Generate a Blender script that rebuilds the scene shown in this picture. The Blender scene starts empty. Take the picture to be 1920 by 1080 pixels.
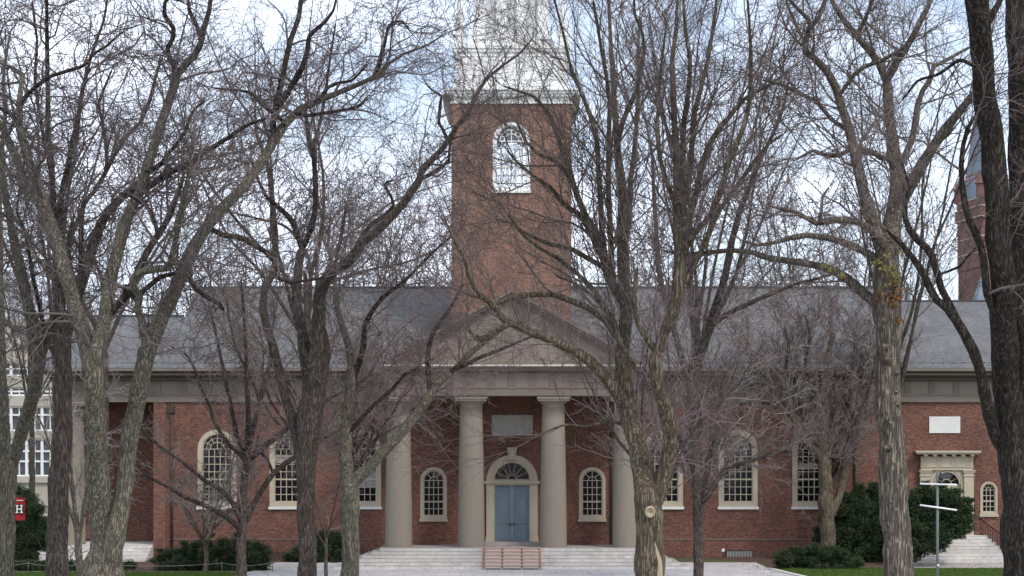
import bpy, math, random
import numpy as np
from math import pi, sin, cos, radians as R

S = bpy.context.scene
# ---------------------------------------------------------------- camera
F = 3410.0      # focal length in photo pixels (1920 wide)
H = 6.3         # eye height: the photographer stands on a tall flight of steps
HY = 862.0      # row of the horizon
cd = bpy.data.cameras.new('camera'); cam = bpy.data.objects.new('camera', cd)
S.collection.objects.link(cam); S.camera = cam
cam.location = (0, 0, H); cam.rotation_euler = (R(90), 0, 0)
cd.sensor_width = 36; cd.lens = F/1920*36; cd.shift_y = (HY-540)/1920
cd.clip_start = 0.5; cd.clip_end = 5000
# ---------------------------------------------------------------- world
SUN_EL, SUN_AZ = R(52), R(140)      # azimuth clockwise from +Y (the way the camera looks)
w = bpy.data.worlds.new('World'); S.world = w; w.use_nodes = True
nt = w.node_tree; nt.nodes.clear()
def wn(t, **k):
    n = nt.nodes.new(t)
    for a, b in k.items(): setattr(n, a, b)
    return n
sky = wn('ShaderNodeTexSky', sky_type='NISHITA', sun_disc=False, sun_elevation=SUN_EL, sun_rotation=SUN_AZ, air_density=1.0, dust_density=1.5, ozone_density=1.0)
tc = wn('ShaderNodeTexCoord')
mp = wn('ShaderNodeMapping'); mp.inputs['Scale'].default_value = (1.6, 1.6, 4.5)
nz = wn('ShaderNodeTexNoise'); nz.inputs['Scale'].default_value = 2.3; nz.inputs['Detail'].default_value = 7; nz.inputs['Roughness'].default_value = .58
cr = wn('ShaderNodeValToRGB'); cr.color_ramp.elements[0].position = .36; cr.color_ramp.elements[1].position = .62
sx = wn('ShaderNodeSeparateXYZ')
mr = wn('ShaderNodeMapRange'); mr.inputs['From Min'].default_value = 0.02; mr.inputs['From Max'].default_value = .30; mr.inputs['To Min'].default_value = .55; mr.inputs['To Max'].default_value = 0
mx0 = wn('ShaderNodeMath', operation='MAXIMUM')
mx = wn('ShaderNodeMix', data_type='RGBA')
mx.inputs['B'].default_value = (9.2, 10.1, 11.9, 1)        # sunlit thin cloud, in the sky texture's own units
bg = wn('ShaderNodeBackground'); bg.inputs['Strength'].default_value = .1
wo = wn('ShaderNodeOutputWorld')
L = nt.links.new
L(tc.outputs['Generated'], mp.inputs['Vector']); L(mp.outputs[0], nz.inputs['Vector']); L(nz.outputs['Fac'], cr.inputs['Fac'])
L(tc.outputs['Generated'], sx.inputs[0]); L(sx.outputs['Z'], mr.inputs['Value'])
L(cr.outputs['Color'], mx0.inputs[0]); L(mr.outputs[0], mx0.inputs[1]); L(mx0.outputs[0], mx.inputs['Factor'])
L(sky.outputs[0], mx.inputs['A']); L(mx.outputs['Result'], bg.inputs['Color']); L(bg.outputs[0], wo.inputs['Surface'])
# ---------------------------------------------------------------- sun behind thin cloud
sd = bpy.data.lights.new('sun', 'SUN'); so = bpy.data.objects.new('sun', sd); S.collection.objects.link(so)
sd.energy = 1.2; sd.angle = R(12); sd.color = (1, .94, .86)
so.rotation_euler = (R(90)-SUN_EL, 0, pi-SUN_AZ)
S.view_settings.view_transform = 'Standard'; S.view_settings.look = 'None'; S.view_settings.gamma = 1
S.view_settings.exposure = 0.85

# ---------------------------------------------------------------- helpers
def X(px, d): return (px-960)*d/F
def Z(py, d): return H+(HY-py)*d/F
def P(px, py, d): return (X(px, d), d, Z(py, d))
def tag(o, label=None, cat=None, group=None, kind=None):
    if label: o['label'] = label
    if cat: o['category'] = cat
    if group: o['group'] = group
    if kind: o['kind'] = kind
    return o
def empty(name, loc, label=None, cat=None, group=None):
    o = bpy.data.objects.new(name, None); S.collection.objects.link(o); o.location = loc; o.empty_display_size = .3
    return tag(o, label, cat, group)
def link(name, me, mat, parent=None):
    o = bpy.data.objects.new(name, me); S.collection.objects.link(o)
    if mat: me.materials.append(mat)
    if parent:
        o.parent = parent
        root = parent; off = [0, 0, 0]
        while root: off = [off[i]+root.location[i] for i in range(3)]; root = root.parent
        o.location = (-off[0], -off[1], -off[2])   # meshes are written in world coordinates
    return o
class MB:
    def __init__(s): s.v = []; s.f = []; s.sm = []
    def add(s, vs, fs, smooth=False):
        b = len(s.v); s.v += [tuple(v) for v in vs]; s.f += [tuple(b+i for i in f) for f in fs]; s.sm += [smooth]*len(fs); return s
    def box(s, x0, x1, y0, y1, z0, z1):
        return s.add([(x0,y0,z0),(x1,y0,z0),(x1,y1,z0),(x0,y1,z0),(x0,y0,z1),(x1,y0,z1),(x1,y1,z1),(x0,y1,z1)],
                     [(0,3,2,1),(4,5,6,7),(0,1,5,4),(1,2,6,5),(2,3,7,6),(3,0,4,7)])
    def prism(s, poly, a0, a1, axis='y'):
        # poly: 2D loop; axis y -> (x,z); axis x -> (y,z); axis z -> (x,y)
        n = len(poly)
        def m(p, a): return (p[0], a, p[1]) if axis == 'y' else ((a, p[0], p[1]) if axis == 'x' else (p[0], p[1], a))
        vs = [m(p, a0) for p in poly]+[m(p, a1) for p in poly]
        return s.add(vs, [tuple(range(n)), tuple(range(2*n-1, n-1, -1))]+[(i, (i+1) % n, n+(i+1) % n, n+i) for i in range(n)])
    def lathe(s, cx, cy, prof, n=32, smooth=True):
        vs = []; fs = []
        for r, z in prof:
            for i in range(n): vs.append((cx+r*cos(2*pi*i/n), cy+r*sin(2*pi*i/n), z))
        for k in range(len(prof)-1):
            for i in range(n): fs.append((k*n+i, k*n+(i+1) % n, (k+1)*n+(i+1) % n, (k+1)*n+i))
        s.add(vs, fs, smooth)
        s.add([vs[i] for i in range(n)], [tuple(reversed(range(n)))]); m = len(prof)-1
        return s.add([vs[m*n+i] for i in range(n)], [tuple(range(n))])
    def tube(s, pts, rad, n=8):
        pts = [np.array(p, float) for p in pts]
        if not hasattr(rad, '__len__'): rad = [rad]*len(pts)
        vs = []; fs = []
        for k, p in enumerate(pts):
            t = pts[min(k+1, len(pts)-1)]-pts[max(k-1, 0)]; t /= np.linalg.norm(t)+1e-9
            a = np.array((0, 0, 1.)) if abs(t[2]) < .9 else np.array((0, 1., 0)); u = np.cross(t, a); u /= np.linalg.norm(u); v = np.cross(t, u)
            for i in range(n): vs.append(tuple(p+rad[k]*(cos(2*pi*i/n)*u+sin(2*pi*i/n)*v)))
        for k in range(len(pts)-1):
            for i in range(n): fs.append((k*n+i, (k+1)*n+i, (k+1)*n+(i+1) % n, k*n+(i+1) % n))
        fs += [tuple(range(n)), tuple(reversed(range((len(pts)-1)*n, len(pts)*n)))]
        return s.add(vs, fs, True)
    def bar(s, a, b, wx, wy):
        # thin rectangular bar in the XZ plane between two points (x,z) at depth range wy
        dx, dz = b[0]-a[0], b[1]-a[1]; l = math.hypot(dx, dz); nx, nz_ = -dz/l*wx/2, dx/l*wx/2
        return s.prism([(a[0]+nx, a[1]+nz_), (a[0]-nx, a[1]-nz_), (b[0]-nx, b[1]-nz_), (b[0]+nx, b[1]+nz_)], wy[0], wy[1])
    def build(s, name, mat, parent=None):
        me = bpy.data.meshes.new(name); me.from_pydata(s.v, [], s.f)
        me.polygons.foreach_set('use_smooth', s.sm); me.update()
        import bmesh
        bm = bmesh.new(); bm.from_mesh(me); bmesh.ops.recalc_face_normals(bm, faces=bm.faces); bm.to_mesh(me); bm.free()
        return link(name, me, mat, parent)
# ---------------------------------------------------------------- materials
def mat(name, base, rough=.8, spec=.3, metal=0):
    m = bpy.data.materials.new(name); m.use_nodes = True
    b = m.node_tree.nodes['Principled BSDF']; b.inputs['Base Color'].default_value = (*base, 1)
    b.inputs['Roughness'].default_value = rough; b.inputs['Specular IOR Level'].default_value = spec; b.inputs['Metallic'].default_value = metal
    return m
def nd(m, t, **k):
    n = m.node_tree.nodes.new(t)
    for a, b in k.items():
        if a in n.inputs.keys(): n.inputs[a].default_value = b
        else: setattr(n, a, b)
    return n
def lk(m, a, b): m.node_tree.links.new(a, b)
def mottled(name, c1, c2, scale=3, rough=.85, spec=.2, bump=.0, stretch=(1, 1, 1), c3=None, s3=20, t3=.62, detail=6, bscale=None, space='Object'):
    m = mat(name, c1, rough, spec); b = m.node_tree.nodes['Principled BSDF']
    t = nd(m, 'ShaderNodeTexCoord'); p = nd(m, 'ShaderNodeMapping'); p.inputs['Scale'].default_value = stretch
    lk(m, t.outputs[space], p.inputs['Vector'])
    n = nd(m, 'ShaderNodeTexNoise'); n.inputs['Scale'].default_value = scale; n.inputs['Detail'].default_value = detail; n.inputs['Roughness'].default_value = .65
    lk(m, p.outputs[0], n.inputs['Vector'])
    r = nd(m, 'ShaderNodeValToRGB'); e = r.color_ramp.elements; e[0].position = .3; e[1].position = .7; e[0].color = (*c1, 1); e[1].color = (*c2, 1)
    lk(m, n.outputs['Fac'], r.inputs['Fac']); out = r.outputs['Color']
    if c3:
        n3 = nd(m, 'ShaderNodeTexNoise'); n3.inputs['Scale'].default_value = s3; n3.inputs['Detail'].default_value = 3; lk(m, t.outputs[space], n3.inputs['Vector'])
        r3 = nd(m, 'ShaderNodeValToRGB'); r3.color_ramp.elements[0].position = t3; r3.color_ramp.elements[1].position = t3+.07; lk(m, n3.outputs['Fac'], r3.inputs['Fac'])
        x = nd(m, 'ShaderNodeMix', data_type='RGBA'); x.inputs['B'].default_value = (*c3, 1)
        lk(m, r3.outputs['Color'], x.inputs['Factor']); lk(m, out, x.inputs['A']); out = x.outputs['Result']
    lk(m, out, b.inputs['Base Color'])
    if bump:
        bp = nd(m, 'ShaderNodeBump'); bp.inputs['Strength'].default_value = 1; bp.inputs['Distance'].default_value = bump
        nb = n
        if bscale:
            nb = nd(m, 'ShaderNodeTexNoise'); nb.inputs['Scale'].default_value = bscale; nb.inputs['Detail'].default_value = 4; lk(m, p.outputs[0], nb.inputs['Vector'])
        lk(m, nb.outputs['Fac'], bp.inputs['Height']); lk(m, bp.outputs[0], b.inputs['Normal'])
    return m
def brick_mat(name, c1, c2, mortar, bw=.21, bh=.075, ms=.011, dirt=.35, rough=.9, mode='wall', bump=.004, mot=.8, patch=((.75, .75, .75), (1.25, 1.15, 1.1))):
    m = mat(name, c1, rough, .15); b = m.node_tree.nodes['Principled BSDF']
    t = nd(m, 'ShaderNodeTexCoord'); sp = nd(m, 'ShaderNodeSeparateXYZ'); lk(m, t.outputs['Object'], sp.inputs[0])
    cb = nd(m, 'ShaderNodeCombineXYZ')
    if mode == 'wall':
        ad = nd(m, 'ShaderNodeMath', operation='ADD'); lk(m, sp.outputs['X'], ad.inputs[0]); lk(m, sp.outputs['Y'], ad.inputs[1])
        lk(m, ad.outputs[0], cb.inputs['X']); lk(m, sp.outputs['Z'], cb.inputs['Y'])
    elif mode == 'roof':
        lk(m, sp.outputs['X'], cb.inputs['X']); lk(m, sp.outputs['Z'], cb.inputs['Y'])
    else:
        lk(m, sp.outputs['X'], cb.inputs['X']); lk(m, sp.outputs['Y'], cb.inputs['Y'])
    k = nd(m, 'ShaderNodeTexBrick'); k.inputs['Scale'].default_value = 1
    k.inputs['Color1'].default_value = (*c1, 1); k.inputs['Color2'].default_value = (*c2, 1); k.inputs['Mortar'].default_value = (*mortar, 1)
    k.inputs['Mortar Size'].default_value = ms; k.inputs['Brick Width'].default_value = bw; k.inputs['Row Height'].default_value = bh
    k.inputs['Mortar Smooth'].default_value = .2
    lk(m, cb.outputs[0], k.inputs['Vector'])
    def layer(prev, scale, lo, hi, fac, st=(1, 1, 1)):
        pm = nd(m, 'ShaderNodeMapping'); pm.inputs['Scale'].default_value = st; lk(m, t.outputs['Object'], pm.inputs['Vector'])
        n = nd(m, 'ShaderNodeTexNoise'); n.inputs['Scale'].default_value = scale; n.inputs['Detail'].default_value = 6; n.inputs['Roughness'].default_value = .7; lk(m, pm.outputs[0], n.inputs['Vector'])
        r = nd(m, 'ShaderNodeValToRGB'); e = r.color_ramp.elements; e[0].position = .32; e[1].position = .68; e[0].color = (*lo, 1); e[1].color = (*hi, 1); lk(m, n.outputs['Fac'], r.inputs['Fac'])
        x = nd(m, 'ShaderNodeMix', data_type='RGBA', blend_type='MULTIPLY'); x.inputs['Factor'].default_value = fac
        lk(m, prev, x.inputs['A']); lk(m, r.outputs['Color'], x.inputs['B']); return x.outputs['Result']
    o = layer(k.outputs['Color'], .45, patch[0], patch[1], 1)
    o = layer(o, 5, (.5, .5, .52), (1.6, 1.5, 1.45), mot, (1, 1, 2.5))
    o = layer(o, 1.2, (.8, .8, .8), (1.1, 1.1, 1.1), dirt*2, (1, 1, .12))
    lk(m, o, b.inputs['Base Color'])
    bp = nd(m, 'ShaderNodeBump'); bp.inputs['Distance'].default_value = bump; bp.inputs['Strength'].default_value = .6; bp.invert = True
    lk(m, k.outputs['Fac'], bp.inputs['Height']); lk(m, bp.outputs[0], b.inputs['Normal'])
    return m
M = {}
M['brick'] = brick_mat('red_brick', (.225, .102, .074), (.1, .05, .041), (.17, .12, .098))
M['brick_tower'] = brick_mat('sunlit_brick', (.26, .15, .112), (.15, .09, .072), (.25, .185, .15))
M['brick_far'] = brick_mat('pink_red_brick', (.2, .105, .09), (.17, .09, .078), (.2, .15, .13), bw=.4, bh=.14)
M['slate'] = brick_mat('slate', (.158, .158, .154), (.128, .13, .128), (.105, .11, .11), bw=.3, bh=.13, ms=.012, dirt=.2, mode='roof', rough=.9, mot=.45, bump=.01, patch=((.82, .82, .84), (1.12, 1.13, 1.15)))
M['trim'] = mottled('beige_trim', (.205, .17, .137), (.245, .206, .168), .8, .75, stretch=(1, 1, .3))
M['trim_light'] = mottled('pale_cream_trim', (.425, .36, .268), (.5, .43, .325), 1.2, .7)
M['column'] = mottled('beige_column_paint', (.24, .203, .162), (.272, .232, .186), .5, .7, stretch=(1, 1, .2))
M['cornice'] = mottled('weathered_cornice', (.175, .142, .12), (.217, .18, .155), .9, .8, stretch=(.5, 1, 2))
M['flashing'] = mottled('pale_flashing', (.62, .55, .47), (.72, .66, .58), 2, .5)
M['white'] = mottled('white_paint', (.78, .77, .74), (.86, .85, .82), 1.5, .6, stretch=(1, 1, .4))
M['plaque'] = mottled('limestone_plaque', (.36, .34, .31), (.43, .41, .375), 2.5, .8)
M['plaque_white'] = mottled('white_marble_plaque', (.66, .64, .6), (.75, .73, .69), 2.5, .7)
M['marble'] = brick_mat('step_stone', (.62, .60, .57), (.56, .54, .50), (.36, .34, .32), bw=1.9, bh=.18667, ms=.014, dirt=.5, rough=.8, mode='wall', mot=.25, bump=.002, patch=((.86, .85, .84), (1.1, 1.09, 1.08)))
M['paving'] = brick_mat('granite_paving', (.47, .455, .445), (.42, .41, .40), (.3, .29, .28), bw=1.4, bh=1.0, ms=.02, dirt=.2, rough=.8, mode='floor', mot=.3, bump=.003, patch=((.86, .86, .86), (1.1, 1.1, 1.1)))
M['door'] = mottled('blue_door_paint', (.155, .205, .25), (.185, .24, .285), 2, .45, stretch=(1, 1, .4), spec=.4)
M['door_teal'] = mottled('teal_door_paint', (.1, .2, .24), (.13, .24, .28), 2, .5)
M['glass'] = mottled('dark_glass', (.002, .0022, .0025), (.012, .013, .014), .9, .08, .22)
M['glass_far'] = mottled('far_window_glass', (.03, .035, .045), (.09, .1, .12), .35, .12, .5)
M['blind'] = mat('pale_blind', (.3, .29, .27), .9)
M['ceiling'] = mottled('porch_ceiling_shade', (.03, .027, .024), (.05, .045, .04), 1, .9)  # near-black, so the colour itself carries the shade under the porch roofs
M['iron'] = mat('black_iron', (.018, .016, .015), .5, .4)
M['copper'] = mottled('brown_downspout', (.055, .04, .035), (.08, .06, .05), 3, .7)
M['brass'] = mat('dark_brass', (.08, .055, .03), .4, .5, .6)
M['steel'] = mottled('grey_galvanised_pole', (.09, .092, .085), (.13, .132, .125), 8, .45, .5)
M['lampgrey'] = mat('dark_grey_housing', (.06, .06, .065), .8)
M['wood'] = mottled('plywood_tread', (.5, .44, .38), (.58, .52, .45), 3, .8)
M['red'] = mat('red_edge_tape', (.5, .07, .045), .6)
M['crimson'] = mat('crimson_banner', (.36, .02, .025), .8)
M['black'] = mat('banner_black', (.02, .02, .022), .8)
M['ivory'] = mat('banner_white', (.75, .74, .7), .8)
M['grass'] = mottled('lawn', (.07, .125, .026), (.1, .16, .034), 3, .95, bump=.03, bscale=60, c3=(.13, .15, .045), s3=1.3, t3=.58)
M['mulch'] = mottled('mulch', (.075, .045, .034), (.13, .085, .065), 9, 1, bump=.04, bscale=30)
M['soil'] = mottled('ground', (.07, .075, .035), (.1, .095, .055), .7, 1)
M['concrete'] = mottled('path_concrete', (.33, .3, .28), (.4, .37, .35), 1.3, .9)
M['kerb'] = mottled('pale_kerb_stone', (.5, .48, .45), (.58, .56, .53), 3, .85)
M['facade'] = mottled('buff_concrete_facade', (.42, .38, .31), (.5, .455, .38), .4, .85)
M['facade_pale'] = mottled('pale_penthouse_cladding', (.5, .52, .58), (.58, .6, .65), .3, .7)
M['slate_far'] = mottled('blue_grey_slate', (.17, .21, .25), (.22, .26, .30), 1, .6)
M['belfry'] = mottled('pale_louver_paint', (.5, .5, .5), (.58, .58, .57), 2, .7)
M['redslate'] = mottled('red_slate_band', (.33, .11, .1), (.38, .14, .12), 1, .7)
M['stonefar'] = mottled('cream_stone_band', (.4, .33, .26), (.46, .39, .31), 1, .85)
def bark(name, a, b, lichen, t3, st=(1, 1, .15), bump=.025, sc=30, s3=38):
    m = mottled(name, a, b, sc*.35, .95, .12, stretch=(1, 1, .35), c3=lichen, s3=s3, t3=t3)
    bs = m.node_tree.nodes['Principled BSDF']; src = bs.inputs['Base Color'].links[0].from_socket
    t = nd(m, 'ShaderNodeTexCoord'); p = nd(m, 'ShaderNodeMapping'); p.inputs['Scale'].default_value = st; lk(m, t.outputs['Object'], p.inputs['Vector'])
    n = nd(m, 'ShaderNodeTexNoise'); n.inputs['Scale'].default_value = sc; n.inputs['Detail'].default_value = 5; n.inputs['Roughness'].default_value = .6; n.inputs['Distortion'].default_value = .7
    lk(m, p.outputs[0], n.inputs['Vector'])
    r = nd(m, 'ShaderNodeValToRGB'); e = r.color_ramp.elements; e[0].position = .42; e[1].position = .56; e[0].color = (.50, .48, .46, 1); e[1].color = (1.18, 1.18, 1.16, 1)
    lk(m, n.outputs['Fac'], r.inputs['Fac'])
    x = nd(m, 'ShaderNodeMix', data_type='RGBA', blend_type='MULTIPLY'); x.inputs['Factor'].default_value = 1
    lk(m, src, x.inputs['A']); lk(m, r.outputs['Color'], x.inputs['B']); lk(m, x.outputs['Result'], bs.inputs['Base Color'])
    bp = nd(m, 'ShaderNodeBump'); bp.inputs['Distance'].default_value = bump*1.6; bp.inputs['Strength'].default_value = 1
    lk(m, r.outputs['Color'], bp.inputs['Height']); lk(m, bp.outputs[0], bs.inputs['Normal'])
    return m
M['bark_grey'] = bark('grey_lichen_bark', (.12, .105, .082), (.225, .202, .155), (.30, .30, .235), .6)
M['bark_brown'] = bark('brown_bark', (.07, .055, .047), (.145, .118, .1), (.14, .14, .11), .63)
M['bark_dark'] = bark('shaded_furrowed_bark', (.035, .029, .025), (.085, .072, .06), (.14, .14, .11), .66, bump=.045)  # shade on the right-edge trunk is mixed into this bark colour
M['bark_olive'] = bark('olive_ridged_bark', (.11, .088, .064), (.26, .215, .155), (.13, .12, .065), .62, st=(1, 1, .10), bump=.04, sc=26)
M['bark_ridge'] = bark('pale_ridged_bark', (.135, .112, .094), (.31, .262, .215), (.2, .19, .14), .68, st=(1, 1, .045), bump=.055, sc=32)
M['twig_dark'] = mottled('dark_twigs', (.08, .062, .06), (.17, .135, .13), 1.5, .8, .2)
M['twig_brown'] = mottled('brown_twigs', (.09, .068, .062), (.2, .16, .147), 1.5, .8, .2)
M['twig_red'] = mottled('reddish_twigs', (.14, .1, .094), (.25, .195, .183), 1.5, .8, .2)
M['twig_pale'] = mottled('pale_twigs', (.17, .145, .135), (.32, .285, .27), 1.5, .8, .2)
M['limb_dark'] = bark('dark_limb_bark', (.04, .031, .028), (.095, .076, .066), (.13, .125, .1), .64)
M['wound'] = mottled('bare_wood', (.33, .27, .17), (.48, .4, .27), 6, .8, stretch=(1, 1, .2), bump=.01)
M['leaf_dark'] = mottled('yew_needles', (.012, .026, .01), (.07, .105, .04), 6, .7, .25)
M['leaf_core'] = mat('shrub_dark_core', (.006, .009, .005), 1)  # near-black filler: shade between the leaves is put into this colour
M['ivy'] = mottled('ivy_leaves', (.08, .1, .025), (.28, .22, .06), 7, .6, .3)
M['ivy_dry'] = mottled('dry_ivy_leaves', (.1, .045, .02), (.26, .14, .05), 9, .8, .2)
# clear glass for the see-through tower windows
m = bpy.data.materials.new('clear_glass'); m.use_nodes = True; m.node_tree.nodes.clear()
a = nd(m, 'ShaderNodeBsdfTransparent'); g = nd(m, 'ShaderNodeBsdfGlossy'); g.inputs['Roughness'].default_value = .02
x = nd(m, 'ShaderNodeMixShader'); x.inputs[0].default_value = .07; o = nd(m, 'ShaderNodeOutputMaterial')
a.inputs['Color'].default_value = (.95, .96, .97, 1)
lk(m, a.outputs[0], x.inputs[1]); lk(m, g.outputs[0], x.inputs[2]); lk(m, x.outputs[0], o.inputs[0]); M['clear'] = m
# ================================================================ ground
def gz(y):
    return 0 if y < 104 else (min(1, (y-104)/7)*.42)
def sheet(name, poly_rows, m, lift, kind='structure'):
    """poly_rows: list of (y, x0, x1): a sheet that follows the ground"""
    rows = sorted(poly_rows); ys = sorted(set([r[0] for r in rows]+[v for v in (104., 111.) if rows[0][0] < v < rows[-1][0]]))
    vs = []; fs = []
    for y in ys:
        x0 = np.interp(y, [r[0] for r in rows], [r[1] for r in rows]); x1 = np.interp(y, [r[0] for r in rows], [r[2] for r in rows])
        vs += [(x0, y, gz(y)+lift), (x1, y, gz(y)+lift)]
    for i in range(len(ys)-1): fs.append((2*i, 2*i+1, 2*i+3, 2*i+2))
    o = MB().add(vs, fs).build(name, m); return tag(o, kind=kind)
sheet('ground', [(-400, -1500, 1500), (3500, -3000, 3000)], M['soil'], 0)
xk = lambda y: float(np.interp(y, [30, 92, 98.6, 102, 106], [17.5, 16.2, 15.35, 14.95, 14.6]))
sheet('lawn', [(20, -60, -14.6), (98.6, -60, -15.2), (101.7, -60, -15.0)], M['grass'], .02)
sheet('lawn', [(20, 17.9, 60)]+[(y, xk(y)+.35, 60) for y in (30, 92, 98.6, 102, 104.6)], M['grass'], .02)
sheet('pavement', [(20, -14.4, 17.3), (98.6, -14.95, xk(98.6)), (101.7, -14.8, xk(101.7)), (106, -14.2, 14.6), (107.6, -14.0, 14.4)], M['paving'], .012)
o = MB()
ys = [30, 60, 92, 98.6, 102, 105.5]
for a, b in zip(ys, ys[1:]):
    o.prism([(xk(a), a), (xk(a)+.33, a), (xk(b)+.33, b), (xk(b), b)], -.1, .07, 'z')
tag(o.build('kerb', M['kerb']), kind='structure')
o = MB()
o.box(-60, -15.0, 101.72, 101.9, -.1, .05)
tag(o.build('kerb', M['kerb']), kind='structure')
sheet('mulch_bed', [(101.92, -60, -15.2), (106, -60, -14.4), (110.5, -60, -9)], M['mulch'], .008)
sheet('mulch_bed', [(104.7, 14.9, 60), (107.7, 14.9, 60), (110.5, 9.5, 60)], M['mulch'], .008)
sheet('path', [(104.75, 23.2, 60), (107.6, 23.6, 29.5)], M['concrete'], .016)

# ================================================================ church
YW = 110.6
church = empty('church', (0, YW, 0), 'long red brick church with slate roof, white steeple and portico of four beige columns', 'church')
def arch_pts(cx, r, zs, n=16, a0=pi, a1=0):
    return [(cx+r*cos(a0+(a1-a0)*i/n), zs+r*sin(a0+(a1-a0)*i/n)) for i in range(n+1)]
def wall_open(mb, x0, x1, z0, z1, y, ops, depth=.32, n=16):
    """front wall at depth y, with openings (cx, halfwidth, zbottom, zspring, arched)"""
    ops = sorted(ops); xs = x0
    s = 1 if depth > 0 else -1
    for cx, hw, zb, zs, ar in ops:
        mb.add([(xs,y,z0),(cx-hw,y,z0),(cx-hw,y,z1),(xs,y,z1)], [(0,1,2,3)])
        if zb > z0+1e-4: mb.add([(cx-hw,y,z0),(cx+hw,y,z0),(cx+hw,y,zb),(cx-hw,y,zb)], [(0,1,2,3)])
        top = arch_pts(cx, hw, zs, n) if ar else [(cx-hw, zs), (cx+hw, zs)]
        for a, b in zip(top, top[1:]): mb.add([(a[0],y,a[1]),(b[0],y,b[1]),(b[0],y,z1),(a[0],y,z1)], [(0,1,2,3)])
        loop = [(cx-hw, zb)]+top+[(cx+hw, zb)]
        for a, b in zip(loop, loop[1:]+loop[:1]): mb.add([(a[0],y,a[1]),(b[0],y,b[1]),(b[0],y+depth,b[1]),(a[0],y+depth,a[1])], [(0,1,2,3)])
        xs = cx+hw
    mb.add([(xs,y,z0),(x1,y,z0),(x1,y,z1),(xs,y,z1)], [(0,1,2,3)])
def ring(mb, cx, hw, zb, zs, fw, y0, y1, n=20, bottom=True):
    """arched frame: outer half width hw, band fw"""
    out = [(cx-hw, zb)]+arch_pts(cx, hw, zs, n)+[(cx+hw, zb)]
    inn = [(cx-hw+fw, zb)]+arch_pts(cx, hw-fw, zs, n)+[(cx+hw-fw, zb)]
    for i in range(len(out)-1):
        q = [out[i], out[i+1], inn[i+1], inn[i]]
        mb.add([(p[0], y0, p[1]) for p in q]+[(p[0], y1, p[1]) for p in q], [(0,1,2,3),(4,5,6,7),(0,1,5,4),(3,2,6,7)])
    mb.add([(out[0][0],y0,zb),(inn[0][0],y0,zb),(inn[0][0],y1,zb),(out[0][0],y1,zb)], [(0,1,2,3)])
    mb.add([(out[-1][0],y0,zb),(inn[-1][0],y0,zb),(inn[-1][0],y1,zb),(out[-1][0],y1,zb)], [(0,1,2,3)])
    if bottom: mb.box(cx-hw+fw, cx+hw-fw, y0+.004, y1, zb, zb+fw)
def arched_window(cx, hw, zb, zs, y, cols, rows, fw, bw, mframe, parent, name='window', glass=None, blind=None, sillm=None, label=None):
    """y: outer wall face. frame sits a little inside the reveal"""
    f = MB(); ring(f, cx, hw+.0, zb, zs, fw, y-.03, y+.16)
    ring(f, cx, hw-fw, zb+fw, zs, .06, y+.05, y+.18)
    fo = f.build(name, mframe, parent)
    if label: fo['label'] = label
    iw = hw-fw-.05; b = MB(); y0, y1 = y+.10, y+.15
    for i in range(1, cols):
        xx = cx-iw+2*iw*i/cols; b.box(xx-bw/2, xx+bw/2, y0, y1, zb+fw, zs)
    hh = zs-(zb+fw)
    for j in range(1, rows+1):
        zz = zb+fw+hh*j/rows; t = bw*(2.1 if j == rows//2 else 1)
        b.box(cx-iw, cx+iw, y0-.006, y1-.006, zz-t/2, zz+t/2)
    r2 = iw*(.42 if cols < 5 else .5)
    pts = arch_pts(cx, r2, zs, 12)
    for p, q in zip(pts, pts[1:]): b.bar(p, q, bw, (y0+.004, y1))
    nr = 4 if cols < 5 else 6
    for k in range(1, nr):
        a = pi*k/nr; b.bar((cx+r2*cos(a), zs+r2*sin(a)), (cx+iw*1.02*cos(a), zs+iw*1.02*sin(a)), bw, (y0, y1))
    if cols >= 5:
        pts = arch_pts(cx, iw*.78, zs, 16)
        for p, q in zip(pts, pts[1:]): b.bar(p, q, bw*.8, (y0+.004, y1))
    if cols % 2 == 0 or cols >= 5: b.bar((cx, zs), (cx, zs+r2), bw, (y0, y1))
    b.build('glazing_bars', mframe, fo)
    g = MB(); loop = [(cx-iw-.03, zb+fw-.02)]+arch_pts(cx, iw+.03, zs, 20)+[(cx+iw+.03, zb+fw-.02)]
    g.prism(loop, y+.145, y+.165); g.build('pane', glass or M['glass'], fo)
    sl = MB(); sl.box(cx-hw-.06, cx+hw+.06, y-.12, y+.1, zb-.16, zb-.002); sl.build('sill', sillm or mframe, fo)
    if blind: MB().box(cx-iw, cx+iw, y+.13, y+.142, blind[0], blind[1]).build('blind', M['blind'], fo)
    return fo
d = YW
EB = Z(754, d)          # underside of the entablature
XL, XR = X(292, d), X(2030, d)
nav = []
for px in (678, 542, 407, 1244, 1384, 1522):
    nav.append((X(px, d), 36.5/F*d, Z(950, d), Z(842, d), True))
por = [(X(813, d), 25/F*d, Z(973, d), Z(901, d), True), (X(1110.5, d), 25/F*d, Z(973, d), Z(901, d), True)]
ZD = Z(1015, d)         # main door foot
door = (0.0, 47/F*d, ZD, Z(901, d), True)
rd = (X(1775, d), 32/F*d, Z(1003, d), Z(908, d), True)
rw = (X(1854, d), 16/F*d, Z(964, d), Z(919, d), True)
wl = MB(); wall_open(wl, XL, XR, -.3, EB+.05, d, nav+por+[door, rd, rw])
wl.add([(XL, d, -.3), (XL, d, EB+.05), (XL, d+22, EB+.05), (XL, d+22, -.3)], [(0,1,2,3)])
wl.add([(XR, d, -.3), (XR, d, EB+.05), (XR, d+22, EB+.05), (XR, d+22, -.3)], [(0,1,2,3)])
wl.box(XL-.12, XL+.62, d-.1, d-.004, -.3, EB-.004)
wl.build('brick_wall', M['brick'], church)
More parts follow.
